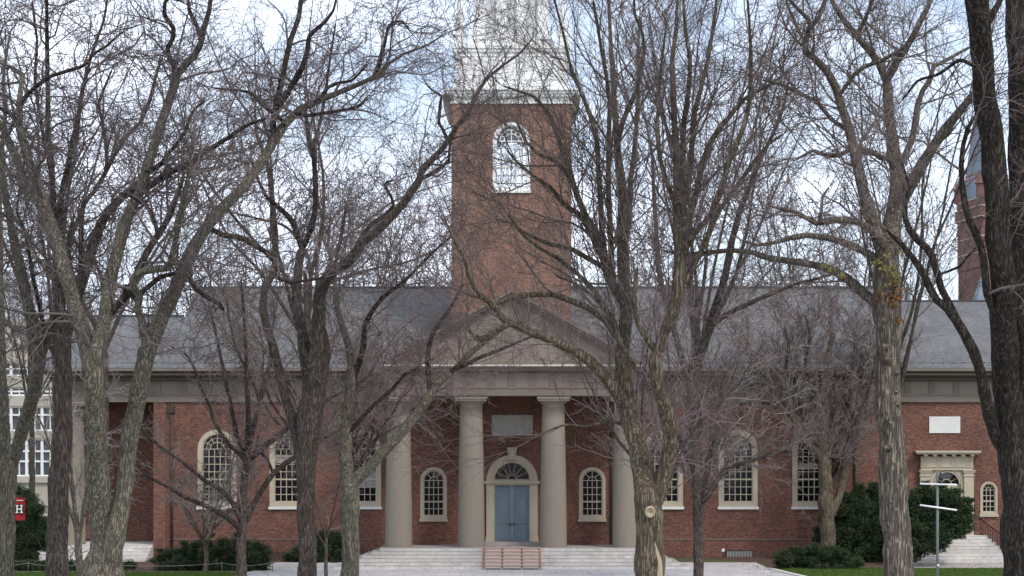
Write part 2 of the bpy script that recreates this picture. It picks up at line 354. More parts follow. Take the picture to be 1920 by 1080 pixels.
# thin pale string courses
sc = MB()
for a, b in ((XL+.7, X(700, d)), (X(1205, d), X(1690, d))): sc.box(a, b, d-.035, d+.02, Z(1012, d), Z(1010.3, d))
sc.build('string_course', M['cornice'], church)
wl = MB()                       # recessed wall behind the left porch
wl.box(X(104, 115), XL-.004, 115.2, 115.6, -.3, EB+.6)
wl.box(X(160, 115), X(215, 115), 115.1, 115.19, Z(1010, 115), Z(860, 115))
wl.build('porch_wall', M['brick'], church)
blinds = {542: (Z(868, d), Z(853, d)), 1522: (Z(880, d), Z(869, d)), 678: (Z(915, d), Z(884, d))}
for (cx, hw, zb, zs, _), px in zip(nav, (678, 542, 407, 1244, 1384, 1522)):
    arched_window(cx, hw, zb, zs, d, 5, 7, .28, .045, M['trim_light'], church, blind=blinds.get(px), sillm=M['plaque_white'])
for cx, hw, zb, zs, _ in por: arched_window(cx, hw, zb, zs, d, 4, 5, .19, .045, M['trim_light'], church)
arched_window(*rw[:4], d, 3, 4, .12, .04, M['trim_light'], church)
# ---- nave entablature
frieze = MB()
def entab(mb, x0, x1, yf, yb, zb, zt_arch, zt_fr, trig, tw=.42, tri_z=None):
    mb.box(x0, x1, yf, yb, zb, zt_arch)
    mb.box(x0+.02, x1-.02, yf-.035, yb, zt_arch, zt_arch+.09)
    frieze.box(x0+.06, x1-.06, yf+.065, yb, zt_arch+.092, zt_fr)
    n = max(1, round((x1-x0)/trig)); st = (x1-x0-tw)/n
    for i in range(n+1):
        cx = x0+tw/2+i*st
        for k in (-1, 0, 1): mb.box(cx+k*tw/3-tw/8, cx+k*tw/3+tw/8, yf+.0, yf+.061, zt_arch+.092, zt_fr-.004)
        mb.box(cx-tw/2, cx+tw/2, yf+.03, yf+.0605, zt_arch+.092, zt_fr-.004)
        for k in range(4): mb.box(cx-tw/2+tw*(k+.25)/4, cx-tw/2+tw*(k+.75)/4, yf-.03, yf-.002, zt_arch-.07, zt_arch-.004)
def cornice(mb, x0, x1, yf, yb, z0, z1, outs):
    n = len(outs)
    for i, o in enumerate(outs):
        mb.box(x0-o, x1+o, yf-o, yb, z0+(z1-z0)*i/n+(.002 if i else 0), z0+(z1-z0)*(i+1)/n)
for x0, x1, q_ in ((XL-.1, X(724, 107.1), 0), (X(1196, 107.1), XR, 0), (X(98, d), XL-.104, 1)):
    en = MB(); frieze = MB()
    entab(en, x0, x1, d-.12-.005*q_, d+.3, EB+.003*q_, Z(741, d), Z(714, d), 1.55)
    if q_: en.box(X(98, d), X(98, d)+.5, d+.304, 115.1, EB, Z(714, d))
    eo = en.build('entablature', M['cornice'], church); frieze.build('frieze', M['trim'], eo)
for x0, x1 in ((X(100, d), X(716, 107)), (X(1204, 107), XR)):
    cn = MB(); ci = MB()
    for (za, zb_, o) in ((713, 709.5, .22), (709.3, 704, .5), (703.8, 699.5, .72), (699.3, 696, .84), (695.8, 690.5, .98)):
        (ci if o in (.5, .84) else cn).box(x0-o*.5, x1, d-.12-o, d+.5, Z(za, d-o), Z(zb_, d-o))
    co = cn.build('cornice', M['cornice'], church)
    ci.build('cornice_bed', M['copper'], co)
# snow guards: little rails just above the eaves
sg = MB()
for x0, x1 in ((X(100, d), X(712, d)), (X(1210, d), XR)):
    yy = d-.55; zz = Z(690, d-.98)+.03
    for dz in (.17, .29): sg.box(x0, x1, yy+.1, yy+.13, zz+dz, zz+dz+.03)
    xx = x0
    while xx < x1: sg.box(xx, xx+.04, yy+.05, yy+.09, zz+.03, zz+.36); xx += .62
sg.build('snow_guard', M['lampgrey'], church)
# ---- roofs
def gable(mb, x0, x1, y0, z0, yr, zr, t=.12):
    yb = 2*yr-y0
    mb.prism([(y0, z0), (yr, zr), (yb, z0), (yb, z0-t), (y0, z0-t)], x0, x1, 'x')
ye = d-1.0; ze = Z(690.2, ye)
rf = MB()
gable(rf, X(345, 116), X(1690, 116), ye, ze+.03, 120.4, Z(540, 120.4))
rf.build('roof', M['slate'], church)
rf = MB(); gable(rf, X(100, 113), X(345, 116)-.004, ye, ze+.03, 116.1, Z(593, 116.1))
rf.build('wing_roof', M['slate'], church)
rf = MB(); gable(rf, X(1690, 116)+.004, XR, ye, ze+.03, 118.2, Z(565, 118.2))
rf.build('wing_roof', M['slate'], church)
rc = MB(); rc.box(X(345, 116), X(1690, 116), 120.3, 120.5, Z(540, 120.4)-.04, Z(540, 120.4)+.1)
rc.box(X(110, 113), X(345, 116)-.01, 116, 116.2, Z(593, 116.1)-.04, Z(593, 116.1)+.08)
rc.box(X(1690, 116)+.01, XR, 118.1, 118.3, Z(565, 118.2)-.04, Z(565, 118.2)+.08)
rc.build('ridge_cap', M['lampgrey'], church)
ch = MB(); ch.box(X(78, 113), X(120, 113), 112.6, 114.6, ze, Z(606, 113)); ch.box(X(76, 113), X(122, 113), 112.5, 114.7, Z(606, 113)+.002, Z(600, 113)); ch.build('chimney', M['brick'], church)
for px, py0, py1 in ((322, 756, 1040), (1604, 756, 1046), (1147, 745, 1021)):
    dd = d-.09; xx = X(px, dd)
    q = MB().tube([(xx, dd, Z(py0, dd)), (xx, dd, Z(py1, dd))], .075, 10); q.box(xx-.17, xx+.17, dd-.13, dd+.08, Z(py0+18, dd), Z(py0+6, dd))
    for k in (.3, .6, .85): zz = Z(py0, dd)+(Z(py1, dd)-Z(py0, dd))*k; q.box(xx-.1, xx+.1, dd-.09, dd+.085, zz, zz+.06)
    q.build('downspout', M['copper'], church)
# ---- left porch columns and steps
def column(cx, cy, zb, zt, rb, rt, parent):
    h = zt-zb; c = MB(); prof = []
    for i in range(13):
        t = i/12; r = rb+(rt-rb)*(t**1.6); prof.append((r, zb+(h-.62)*t))
    zz = zb+h-.62
    prof += [(rt+.03, zz+.01), (rt+.03, zz+.06), (rt, zz+.07), (rt, zz+.2), (rt+.05, zz+.22), (rt+.16, zz+.33), (rt+.2, zz+.38)]
    c.lathe(cx, cy, prof, 48); c.box(cx-rt-.26, cx+rt+.26, cy-rt-.26, cy+rt+.26, zz+.381, zz+.5)
    c.box(cx-rt-.31, cx+rt+.31, cy-rt-.31, cy+rt+.31, zz+.502, zt)
    return c.build('column', M['column'], parent)
for px in (130,):
    column(X(px, d), d+.75, .95, EB-.002, .8, .68, church)
st = MB()
for i in range(7):
    st.box(X(10, d), XL-.13, d-3.0+i*.42, 115.1, 0.05 if i == 0 else .05+.155*i+.002, .05+.155*(i+1))
st.build('porch_steps', M['marble'], church)
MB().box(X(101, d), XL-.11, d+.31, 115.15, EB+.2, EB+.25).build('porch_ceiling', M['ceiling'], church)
# ---- portico
YC = 107.85; ZL = 1.12
for px in (746, 883, 1038, 1175): column(X(px, YC-.8), YC, ZL, Z(744, 107.1), .80, .66, church)
yf = 107.12; zb = Z(742, yf); x0, x1 = X(722, yf), X(1198, yf)
frieze = MB(); pe = MB(); entab(pe, x0, x1, yf, yf+1.35, zb, Z(728, yf), Z(698, yf), 1.28, .4)
for xa in (x0, x1-1.3): pe.box(xa+.002, xa+1.3, yf+1.352, YW-.13, zb+.002, Z(698, yf))
eo = pe.build('portico_entablature', M['cornice'], church); frieze.build('frieze', M['trim'], eo)
MB().box(x0+.2, x1-.2, YW+.002, YW+.3, EB+.052, zb+1.2).build('upper_wall', M['brick'], church)
cn = MB(); cz = Z(697.7, yf)
for i, (za, o) in enumerate(((694.5, .14), (689.5, .34), (686.5, .44))):
    cn.box(x0-o, x1+o, yf-o, YW-.14, cz, Z(za, yf-o)-.003); cz = Z(za, yf-o)
cn.build('portico_cornice', M['cornice'], church)
fl = MB(); fl.box(x0-.5, x1+.5, yf-.5, yf-.05, cz, cz+.09); fl.build('flashing', M['flashing'], church)
sl = .55; hx = (x1-x0)/2+.5; cxm = (x0+x1)/2; zc = cz+.092; apex = zc+hx*sl
tp = MB(); tp.prism([(cxm-hx+.9, zc), (cxm+hx-.9, zc), (cxm, zc+(hx-.9)*sl)], yf+.05, yf+.6); tp.build('tympanum', M['trim'], church)
rk = MB(); rk2 = MB()
for sgn in (-1, 1):
    for (o, a, b, mb) in ((.12, .50, .30, rk), (.36, .302, .12, rk), (.5, .122, 0., rk2)):
        mb.prism([(cxm+sgn*hx, zc-.0+.0), (cxm+sgn*(hx-a/sl*.0), zc), (cxm, apex), (cxm, apex-a)] if False else
                 [(cxm+sgn*(hx-b*1.2), zc+.004), (cxm, apex-b), (cxm, apex-a), (cxm+sgn*(hx-a/sl), zc+.004)], yf-o, yf+1.0)
rk.build('raking_cornice', M['cornice'], church); rk2.build('raking_flashing', M['cornice'], church)
pr = MB(); pr.prism([(cxm-hx, zc+.02), (cxm, apex+.03), (cxm+hx, zc+.02), (cxm+hx, zc-.06), (cxm-hx, zc-.06)], yf+1.02, 117.5); pr.build('portico_roof', M['slate'], church)
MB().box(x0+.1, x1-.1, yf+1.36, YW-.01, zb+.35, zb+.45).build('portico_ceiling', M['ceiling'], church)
# landing + steps
st = MB(); n = 6; ht0, ht1 = 7.75, 10.2; ys0 = 104.35; r = ZL/n
for i in range(n):
    t = i/(n-1); hw = ht1+(ht0-ht1)*t
    st.box(-hw, hw, ys0+.42*i, YW+.2 if i == n-1 else ys0+.42*(i+1)+.2, -.2, r*(i+1)-.0) if i == n-1 else st.box(-hw, hw, ys0+.42*i, YW-.02, r*i if i else -.2, r*(i+1)-.004)
st.build('stone_steps', M['marble'], church)
# temporary timber stair with red nosings in front of the door
ts = MB(); tr = MB(); hw = 52/F*106; nn = 6
for i in range(nn):
    z1 = .1+(ZL+.06-.1)*(i+1)/nn; yy = 103.95+.42*i
    ts.box(-hw, hw, yy, yy+.5, z1-.06, z1); tr.box(-hw-.01, hw+.01, yy-.02, yy-.001, z1-.02, z1+.004); ts.box(-hw+.02, hw-.02, yy+.05, yy+.08, z1-.19, z1-.062)
    for k in (-.98, -.35, .35, .98): ts.box(k*hw-.04, k*hw+.04, yy+.05, yy+.12, max(0, z1-.3), z1-.062)
for k in (-1, 1): tr.prism([(103.93, .02), (103.93+.42*nn, ZL-.06), (103.93+.42*nn, ZL+.02), (103.93, .12)], k*hw+(.02 if k > 0 else -.05), k*hw+(.05 if k > 0 else -.02), 'x')
ts.build('timber_treads', M['wood'], church); tr.build('red_nosing', M['red'], church)
th = MB(); th.box(-1.75, 1.75, 109.4, YW+.3, ZL+.002, ZD-.002); th.build('threshold', M['concrete'], church)
# ---- main door
dy = d; k = d/F
ds = MB(); ring(ds, 0, 48*k, ZD, Z(901, d), 15*k, dy-.16, dy+.2, 28, bottom=False)
ring(ds, 0, 45.5*k, Z(901, d), Z(901, d)+.001, 4*k, dy-.2, dy-.161, 28, bottom=False)
ring(ds, 0, 37*k, Z(901, d), Z(901, d)+.001, 3*k, dy-.2, dy-.161, 28, bottom=False)
ds.box(-52*k, 52*k, dy-.26, dy+.1, Z(906, d), Z(901.5, d)); ds.box(-50*k, 50*k, dy-.21, dy+.1, Z(908.5, d), Z(906, d)-.002)
for s in (-1, 1): ds.box(s*41*k-8.2*k, s*41*k+8.2*k, dy-.2, dy-.162, ZD, ZD+.3)
do = ds.build('door_surround', M['trim_light'], church)
ks = MB(); ks.prism([(-6.5*k, Z(862, d)), (6.5*k, Z(862, d)), (9*k, Z(841, d)), (-9*k, Z(841, d))], dy-.4, dy-.1); ks.box(-10*k, 10*k, dy-.44, dy-.1, Z(841, d)+.002, Z(839, d))
ks.lathe(0, dy-.34, [(.05, Z(862, d)-.04), (.13, Z(858, d)), (.2, Z(852, d)), (.24, Z(847, d)), (.2, Z(843, d))], 16); ks.build('keystone', M['trim_light'], do)
fr = 33*k; fz = Z(899, d); fp = MB()
fp.prism(arch_pts(0, fr+.02, fz, 24), dy+.1, dy+.16); fp.build('fanlight_panel', M['trim'], do)
fg = MB(); nsp = 7
for i in range(nsp):
    a = pi*(i+.5)/nsp; r0, r1 = fr*.3, fr*.82; w0, w1 = .02, fr*.155
    c, s = cos(a), sin(a); lp = [(r0*c-s*w0, fz+r0*s+c*w0), (r0*c+s*w0, fz+r0*s-c*w0), (r1*c+s*w1, fz+r1*s-c*w1)]
    for q in range(1, 6):
        b = a-pi/2+pi*q/6; lp.append((r1*c+w1*cos(b), fz+r1*s+w1*sin(b)))
    lp.append((r1*c-s*w1, fz+r1*s+c*w1)); fg.prism(lp, dy+.08, dy+.099)
fg.prism(arch_pts(0, fr*.2, fz+.01, 12), dy+.08, dy+.099)
fg.build('fanlight_glass', M['glass'], do)
tb = MB(); tb.box(-33*k, 33*k, dy-.02, dy+.2, Z(909, d), Z(899.4, d)); tb.build('transom', M['trim_light'], do)
for s in (-1, 1):
    lf = MB(); xa, xb = sorted((s*.012, s*32.7*k)); zt = Z(909.3, d)
    lf.box(xa, xb, dy+.06, dy+.12, ZD+.02, zt)
    cx = (xa+xb)/2; hwp = (xb-xa)/2-.16; hts = [(.945, .985-.02), (.66+.12, .925), (.0, 0)]
    HH = zt-ZD-.02
    for a, b in ((.03, .24), (.28, .33), (.37, .44), (.48, .80), (.84, .96)):
        z0, z1 = ZD+.02+HH*a+.03, ZD+.02+HH*b-.03
        fwp = .035
        lf.box(cx-hwp, cx+hwp, dy+.035, dy+.06, z1-fwp, z1); lf.box(cx-hwp, cx+hwp, dy+.035, dy+.06, z0, z0+fwp)
        lf.box(cx-hwp, cx-hwp+fwp, dy+.036, dy+.06, z0+fwp, z1-fwp); lf.box(cx+hwp-fwp, cx+hwp, dy+.036, dy+.06, z0+fwp, z1-fwp)
        if b-a > .08: lf.box(cx-hwp+.1, cx+hwp-.1, dy+.045, dy+.06, z0+.1, z1-.1)
    lo = lf.build('door', M['door'], church)
    hn = MB(); hz = Z(983, d); hn.box(s*.05 if s > 0 else -.14, .14 if s > 0 else -.05, dy+.0, dy+.034, hz-.11, hz+.11)
    hn.tube([(s*.1, dy+.0, hz), (s*.1, dy-.06, hz), (s*.26, dy-.06, hz)], .022, 8); hn.build('door_handle', M['brass'], lo)
pl = MB(); pl.box(X(922, d), X(999, d), dy-.06, dy-.003, Z(817, d), Z(778, d)); pl.box(X(924, d), X(997, d), dy-.075, dy-.0602, Z(815.5, d), Z(779.5, d)); pl.build('stone_plaque', M['plaque'], church)
pl = MB(); pl.box(X(1742, d), X(1800, d), dy-.06, dy-.003, Z(812, d), Z(781, d)); pl.build('stone_plaque', M['plaque_white'], church)
gr = MB(); gr.box(X(1360, d), X(1412, d), dy-.05, dy-.004, Z(1046, d), Z(1032, d)); go = gr.build('basement_vent', M['iron'], church)
gr = MB()
for i in range(17):
    xx = X(1363+i*2.85, d); gr.box(xx, xx+.045, dy-.07, dy-.052, Z(1044.5, d), Z(1033.5, d))
gr.build('vent_bars', M['plaque'], go)
# ---- right doorway
kx = X(1774.5, d); rs = MB()
rs.box(X(1724, d), X(1743, d), dy-.26, dy, Z(1003, d), Z(886, d)); rs.box(X(1806, d), X(1824, d), dy-.26, dy, Z(1003, d), Z(886, d))
for a, b in ((1722, 1745), (1804, 1826)): rs.box(X(a, d), X(b, d), dy-.31, dy, Z(886, d)+.002, Z(883, d)); rs.box(X(a-1, d), X(b+1, d), dy-.34, dy, Z(883, d)+.002, Z(881.5, d)); rs.box(X(a-.5, d), X(b+.5, d), dy-.3, dy-.262, Z(893, d), Z(891.5, d))
rs.box(X(1725, d), X(1823, d), dy-.24, dy, Z(881.5, d)+.002, Z(856, d))
rs.box(X(1724, d), X(1824, d), dy-.28, dy-.242, Z(876, d), Z(874.5, d))
for i in range(4):
    xx = X(1733+i*27.5, d)
    for q in (-.14, 0, .14): rs.box(xx+q-.045, xx+q+.045, dy-.27, dy-.242, Z(872.5, d), Z(858, d))
rs.box(X(1716, d), X(1832, d), dy-.55, dy, Z(852, d), Z(849, d)); rs.box(X(1713, d), X(1835, d), dy-.65, dy, Z(849, d)+.002, Z(845, d))
for i in range(6): rs.box(X(1729+i*17.5, d), X(1736+i*17.5, d), dy-.5, dy-.2, Z(855.8, d), Z(852, d)-.002)
# spandrel with arch
ring(rs, rd[0], rd[1]+.0, rd[2], rd[3], 6*k, dy-.14, dy+.15, 20, bottom=False)
ring(rs, rd[0], rd[1]-7*k, rd[3], rd[3]+.001, 2.5*k, dy-.17, dy+.1, 20, bottom=False)
zt = Z(881.5, d)
ap = arch_pts(rd[0], rd[1], rd[3], 16)
for a, b in zip(ap, ap[1:]): rs.add([(a[0],dy-.1,a[1]),(b[0],dy-.1,b[1]),(b[0],dy-.1,max(zt, b[1])),(a[0],dy-.1,max(zt, a[1]))], [(0,1,2,3)])
for a, b in ((X(1743, d), rd[0]-rd[1]), (rd[0]+rd[1], X(1806, d))): rs.box(a+.002, b, dy-.1, dy-.002, rd[2], zt)
rs.box(rd[0]-rd[1]+.1, rd[0]+rd[1]-.1, dy+.0, dy+.2, rd[3]-.35, rd[3]-.0)
ro = rs.build('door_surround', M['trim_light'], church)
rg = MB(); rg.prism(arch_pts(rd[0], rd[1]-.15, rd[3]+.002, 20), dy+.1, dy+.13); rg.build('fanlight_glass', M['glass'], ro)
rb = MB()
for i in range(1, 6):
    a = pi*i/6; rb.bar((rd[0]+.3*cos(a), rd[3]+.3*sin(a)), (rd[0]+.95*cos(a), rd[3]+.95*sin(a)), .045, (dy+.05, dy+.098))
pp = arch_pts(rd[0], .3, rd[3], 10)
for a, b in zip(pp, pp[1:]): rb.bar(a, b, .05, (dy+.05, dy+.096))
rb.build('fanlight_bars', M['trim_light'], ro)
dl = MB(); dl.box(rd[0]-rd[1]+.18, rd[0]+rd[1]-.18, dy+.08, dy+.14, rd[2], rd[3]-.352)
for s in (-1, 1):
    for a, b in ((.1, .35), (.42, .9)): hh = rd[3]-.352-rd[2]; dl.box(rd[0]+s*.42-.25, rd[0]+s*.42+.25, dy+.06, dy+.079, rd[2]+hh*a, rd[2]+hh*b)
dl.build('door', M['door_teal'], church)
st = MB(); zt = Z(1003, d); nst = 8; zb0 = gz(107.6)+.0
for i in range(nst):
    y0 = dy-3.05+i*.3; st.box(X(1700, d), X(1838, d)+.17*(nst-1-i)+.2, y0, dy-.35, zb0+(zt-zb0)*i/nst if i else 0, zb0+(zt-zb0)*(i+1)/nst-.003)
st.box(X(1700, d), X(1838, d)+.2, dy-.35, dy+.3, 0, zt-.003)
st.build('side_steps', M['marble'], church)
rl = MB(); q0 = (X(1836, d), dy-.3, zt); q1 = (X(1878, d), dy-3.0, zb0)
for t in np.linspace(0, 1, 15):
    xx, yy, zz = [q0[i]+(q1[i]-q0[i])*t for i in range(3)]; rl.box(xx-.018, xx+.018, yy-.018, yy+.018, zz, zz+1.02)
for hh in (.12, 1.0): rl.tube([(q0[0], q0[1], q0[2]+hh), (q1[0], q1[1], q1[2]+hh)], .03, 6)
rl.tube([(X(1880, d), dy-3.0, 0), (X(1880, d), dy-3.0, 1.6)], .05, 8); rl.tube([(X(1897, d), dy-3.0, 0), (X(1897, d), dy-3.0, 1.45)], .05, 8)
for q in np.linspace(X(1880, d), X(1930, d), 12): rl.box(q-.015, q+.015, dy-3.02, dy-2.98, .3, 1.35)
rl.tube([(X(1880, d), dy-3.0, 1.35), (X(1930, d), dy-3.0, 1.35)], .025, 6)
rl.build('iron_railing', M['iron'], church)
# ---- tower
TY = 111.6; tx0, tx1 = X(848, TY), X(1070, TY); tw = tx1-tx0; TYB = TY+tw; tcx = (tx0+tx1)/2
tzt = Z(194, TY); two = (X(959, TY), 35/F*TY, Z(357, TY), Z(264, TY), True)
tm = MB(); wall_open(tm, tx0, tx1, 9, tzt, TY, [two], .5); wall_open(tm, tx0, tx1, 9, tzt, TYB, [two], -.5)
for xx, s in ((tx0, 1), (tx1, -1)): tm.add([(xx, TY, 9), (xx, TYB, 9), (xx, TYB, tzt), (xx, TY, tzt)], [(0,1,2,3)])
for yy in (TY+.5, TYB-.5):   # inner faces
    im = MB(); wall_open(im, tx0+.5, tx1-.5, 18, tzt-.3, yy, [two], .004); tm.add(im.v, im.f)
for px, w2 in ((848, 0), (1070, 0)): pass
# corner quoin strips and a relieving arch of header bricks
tm.box(tx0-.05, tx0+.55, TY-.06, TY-.002, 9, tzt); tm.box(tx1-.55, tx1+.05, TY-.06, TY-.002, 9, tzt)
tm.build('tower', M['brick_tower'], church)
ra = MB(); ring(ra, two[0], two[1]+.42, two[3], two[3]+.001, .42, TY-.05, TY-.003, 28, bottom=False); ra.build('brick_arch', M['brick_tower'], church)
MB().box(tx0+.5, tx1-.5, TY+.51, TYB-.51, tzt-.6, tzt-.3).build('belfry_ceiling', M['cornice'], church)
MB().box(tx0+.5, tx1-.5, TY+.51, TYB-.51, 18.5, 18.8).build('belfry_floor', M['cornice'], church)
arched_window(*two[:4], TY, 6, 7, .2, .06, M['white'], church, glass=M['clear'])
bw = MB()
for i in range(1, 5): bw.box(two[0]-two[1]+i*.46-.03, two[0]-two[1]+i*.46+.03, TYB-.2, TYB-.15, two[2], two[3]+.8)
for i in range(1, 7): bw.box(two[0]-two[1], two[0]+two[1], TYB-.21, TYB-.16, two[2]+i*.5-.03, two[2]+i*.5+.03)
bw.build('rear_window_bars', M['white'], church)
tc_ = MB(); 
for za, zb_, o in ((194, 191, .12), (191, 183, .06), (183, 178.5, .14), (178.5, 175, .27), (175, 169, .36), (169, 166.5, .46)):
    tc_.box(tx0-o, tx1+o, TY-o, TYB+o, Z(za, TY-o)+.002, Z(zb_, TY-o))
nd_ = 26
for i in range(nd_): xx = tx0-.2+(tw+.4)*(i+.5)/nd_; tc_.box(xx-.08, xx+.08, TY-.3, TY-.142, Z(183, TY)+.02, Z(178.8, TY))
tc_.build('tower_cornice', M['white'], church)
br = MB()
for s in (-1, 1):
    xa = tx0 if s < 0 else tx1
    br.prism([(xa+s*.01, Z(236, TY)), (xa+s*.25, Z(228, TY)), (xa+s*.5, Z(205, TY)), (xa+s*.62, Z(176, TY)), (xa+s*.01, Z(176, TY))], TY+.1, TY+.7)
br.build('cornice_bracket', M['cornice'], church)
# white stages
sp = MB(); y0 = TY+.1
for za, zb_, xi, xo in ((166.5, 160, 849, 1069), (160, 154, 851, 1067), (154, 96, 854, 1064), (96, 90, 851, 1067), (90, 84, 849, 1069)):
    xa, xb = X(xi, TY), X(xo, TY); ins = xa-tx0
    sp.box(xa, xb, TY+ins, TYB-ins, Z(za, TY)+.002, Z(zb_, TY))
for i in range(1, 6):   # shallow panels on the plinth
    xa = X(854+(i-1)*42+4, TY); xb = X(854+i*42-4, TY); ins = X(854, TY)-tx0
    zz0, zz1 = Z(148, TY), Z(102, TY)
    for q in ((xa, xb, zz0, zz0+.08), (xa, xb, zz1-.08, zz1), (xa, xa+.08, zz0+.082, zz1-.082), (xb-.08, xb, zz0+.082, zz1-.082)):
        sp.box(q[0], q[1], TY+ins-.05, TY+ins-.002, q[2], q[3])
sp.build('white_plinth_stage', M['white'], church)
ip = MB(); cy = (TY+TYB)/2
def stage(mb, hwp, za, zb_): hw = hwp/F*TY; mb.box(tcx-hw, tcx+hw, cy-hw, cy+hw, Z(za, TY)+.002, Z(zb_, TY))
for hwp, za, zb_ in ((82, 84, 76), (80, 76, 72), (76, 72, 66), (70, 66, -60), (84, -60, -70), (88, -70, -78)): stage(ip, hwp, za, zb_)
hw = 70/F*TY
for s in (-1, -.33, .33, 1): 
    xx = tcx+s*(hw-.35); ip.box(xx-.32, xx+.32, cy-hw-.22, cy-hw-.002, Z(66, TY), Z(-60, TY)); ip.box(xx-.4, xx+.4, cy-hw-.3, cy-hw-.002, Z(66, TY), Z(60, TY))
ip.build('belfry_stage', M['white'], church)
bo = MB()
for s in (-.66, 0, .66):
    xx = tcx+s*(hw-.35); zz = Z(54, TY); bo.prism([(xx-.42, zz)]+arch_pts(xx, .42, Z(-20, TY), 10)+[(xx+.42, zz)], cy-hw-.03, cy-hw-.004)
bo.build('belfry_louver', M['belfry'], church)
oc = MB(); prof = [(hw*.95, Z(-78, TY)), (hw*.95, Z(-220, TY)), (hw*1.1, Z(-225, TY)), (hw*1.1, Z(-235, TY)), (hw*.75, Z(-240, TY)), (.1, Z(-620, TY))]
oc.lathe(tcx, cy, prof, 8, False); oc.build('spire', M['white'], church)
for sx_ in (-1, 1):
    for yy in (TY+.45, TYB-.45):
        u = MB(); xx = X(959+sx_*98, TY); zb0_ = Z(84, TY)
        u.box(xx-.32, xx+.32, yy-.32, yy+.32, zb0_+.003, Z(66, TY)); u.box(xx-.37, xx+.37, yy-.37, yy+.37, Z(66, TY)+.002, Z(63, TY))
        u.lathe(xx, yy, [(.14, Z(63, TY)), (.1, Z(60, TY)), (.3, Z(52, TY)), (.33, Z(44, TY)), (.2, Z(36, TY)), (.24, Z(34, TY)), (.16, Z(20, TY)), (.1, Z(-10, TY)), (.02, Z(-40, TY))], 16)
        u.build('corner_pinnacle', M['white'], church)

# ================================================================ far buildings
D2 = 190.
b = empty('office_block', (X(40, D2), D2, 0), 'buff concrete office block with white window frames at the far left', 'building')
wb = MB(); x0, x1 = X(-260, D2), X(150, D2)
floors = [(917, 845), (845, 790), (790, 742), (742, 688), (688, 640)]
wb.box(x0, x1, D2, D2+25, 0, Z(905, D2)); 
for (zb_, zt_, hi) in ((912, 800, 0), (800, 708, 0)): pass
bands = [(905, 893), (822, 808), (762, 742), (726, 705), (680, 650)]
for za, zb_ in bands: wb.box(x0, x1, D2-.25, D2+25, Z(za, D2), Z(zb_, D2))
wb.box(x0, X(58, D2)-.0, D2+.3, D2+25, Z(650, D2)+.01, Z(598, D2))
wb.build('wall', M['facade'], b)
gm = MB()
for za, zb_ in ((893, 822), (808, 762), (742, 726), (705, 680)): gm.box(x0+.1, x1-.1, D2+.2, D2+1, Z(za, D2)+.005, Z(zb_, D2)-.005)
gm.box(X(20, D2), X(50, D2), D2+.22, D2+.298, Z(622, D2), Z(610, D2))
gm.build('window_band', M['glass_far'], b)
fm = MB()
for za, zb_, mids in ((893, 822, (846, 865)), (808, 762, (778,)), (742, 726, (734,)), (705, 680, (692,))):
    for px in range(-250, 150, 29): xx = X(px+10, D2); fm.box(xx-.13, xx+.13, D2-.1, D2+.19, Z(za, D2), Z(zb_, D2))
    for px in range(-250, 150, 29): xx = X(px+25, D2); fm.box(xx-.05, xx+.05, D2-.0, D2+.19, Z(za, D2), Z(zb_, D2))
    for my in mids+(za-1, zb_+1): fm.box(x0, x1, D2-.05, D2+.185, Z(my, D2)-.09, Z(my, D2)+.09)
fm.build('window_frame', M['white'], b)
pm = MB(); pm.prism([(X(-200, D2), Z(598, D2)), (X(48, D2), Z(598, D2)), (X(48, D2), Z(536, D2)), (X(20, D2), Z(515, D2)), (X(-200, D2), Z(515, D2))], D2+3, D2+18)
pm.prism([(X(48, D2)+.05, Z(650, D2)), (X(75, D2), Z(650, D2)), (X(75, D2), Z(566, D2)), (X(48, D2)+.05, Z(545, D2))], D2+2, D2+14)
pm.box(X(-4, D2), X(6, D2), D2+2, D2+2.9, Z(598, D2), Z(505, D2))
pm.build('penthouse', M['facade_pale'], b)

D3 = 230.
b = empty('brick_hall_tower', (X(1835, D3), D3, 0), 'distant red brick tower with steep blue grey slate roof behind the right tree', 'tower')
def k3(px): return X(px, D3)
tw3 = MB(); ycen = D3+8
prof = [(1800, 1885, 620, 500), (1790, 1892, 500, 388)]
A3 = np.array([X(1840, D3), D3]); B3 = np.array([X(1795, D3+7), D3+7]); C3 = np.array([X(1912, D3+5), D3+5]); E3 = B3+C3-A3
cen3 = (B3+C3)/2
def plan3(s): return [tuple(cen3+(p-cen3)*s) for p in (A3, C3, E3, B3)]
tw3.prism(plan3(.97), 0, Z(500, D3), 'z')
tw3.prism(plan3(1.0), Z(500, D3)+.01, Z(404, D3), 'z'); tw3.prism(plan3(1.08), Z(404, D3)+.01, Z(384, D3), 'z'); tw3.prism(plan3(1.02), Z(384, D3)+.01, Z(368, D3), 'z')
for p_ in (B3, A3):
    q_ = cen3+(p_-cen3)*.92; tw3.lathe(q_[0], q_[1], [(.75, Z(368, D3)), (.75, Z(345, D3)), (.95, Z(343, D3)), (.1, Z(322, D3))], 8, False)
tw3.build('wall', M['brick_far'], b)
bb = MB()
for py, s_ in ((404, 1.1), (384, 1.1), (440, 1.012), (470, 1.012), (368, 1.04)): bb.prism(plan3(s_), Z(py+2, D3), Z(py, D3)+.02, 'z')
bb.build('stone_band', M['stonefar'], b)
rr = MB(); base = plan3(.86); top_ = (cen3[0]-1.2, cen3[1], Z(130, D3)); rr.add([(p[0], p[1], Z(368, D3)+.05) for p in base]+[top_], [(0,1,4),(1,2,4),(2,3,4),(3,0,4),(3,2,1,0)])
rr.build('slate_roof', M['slate_far'], b)
rr = MB()
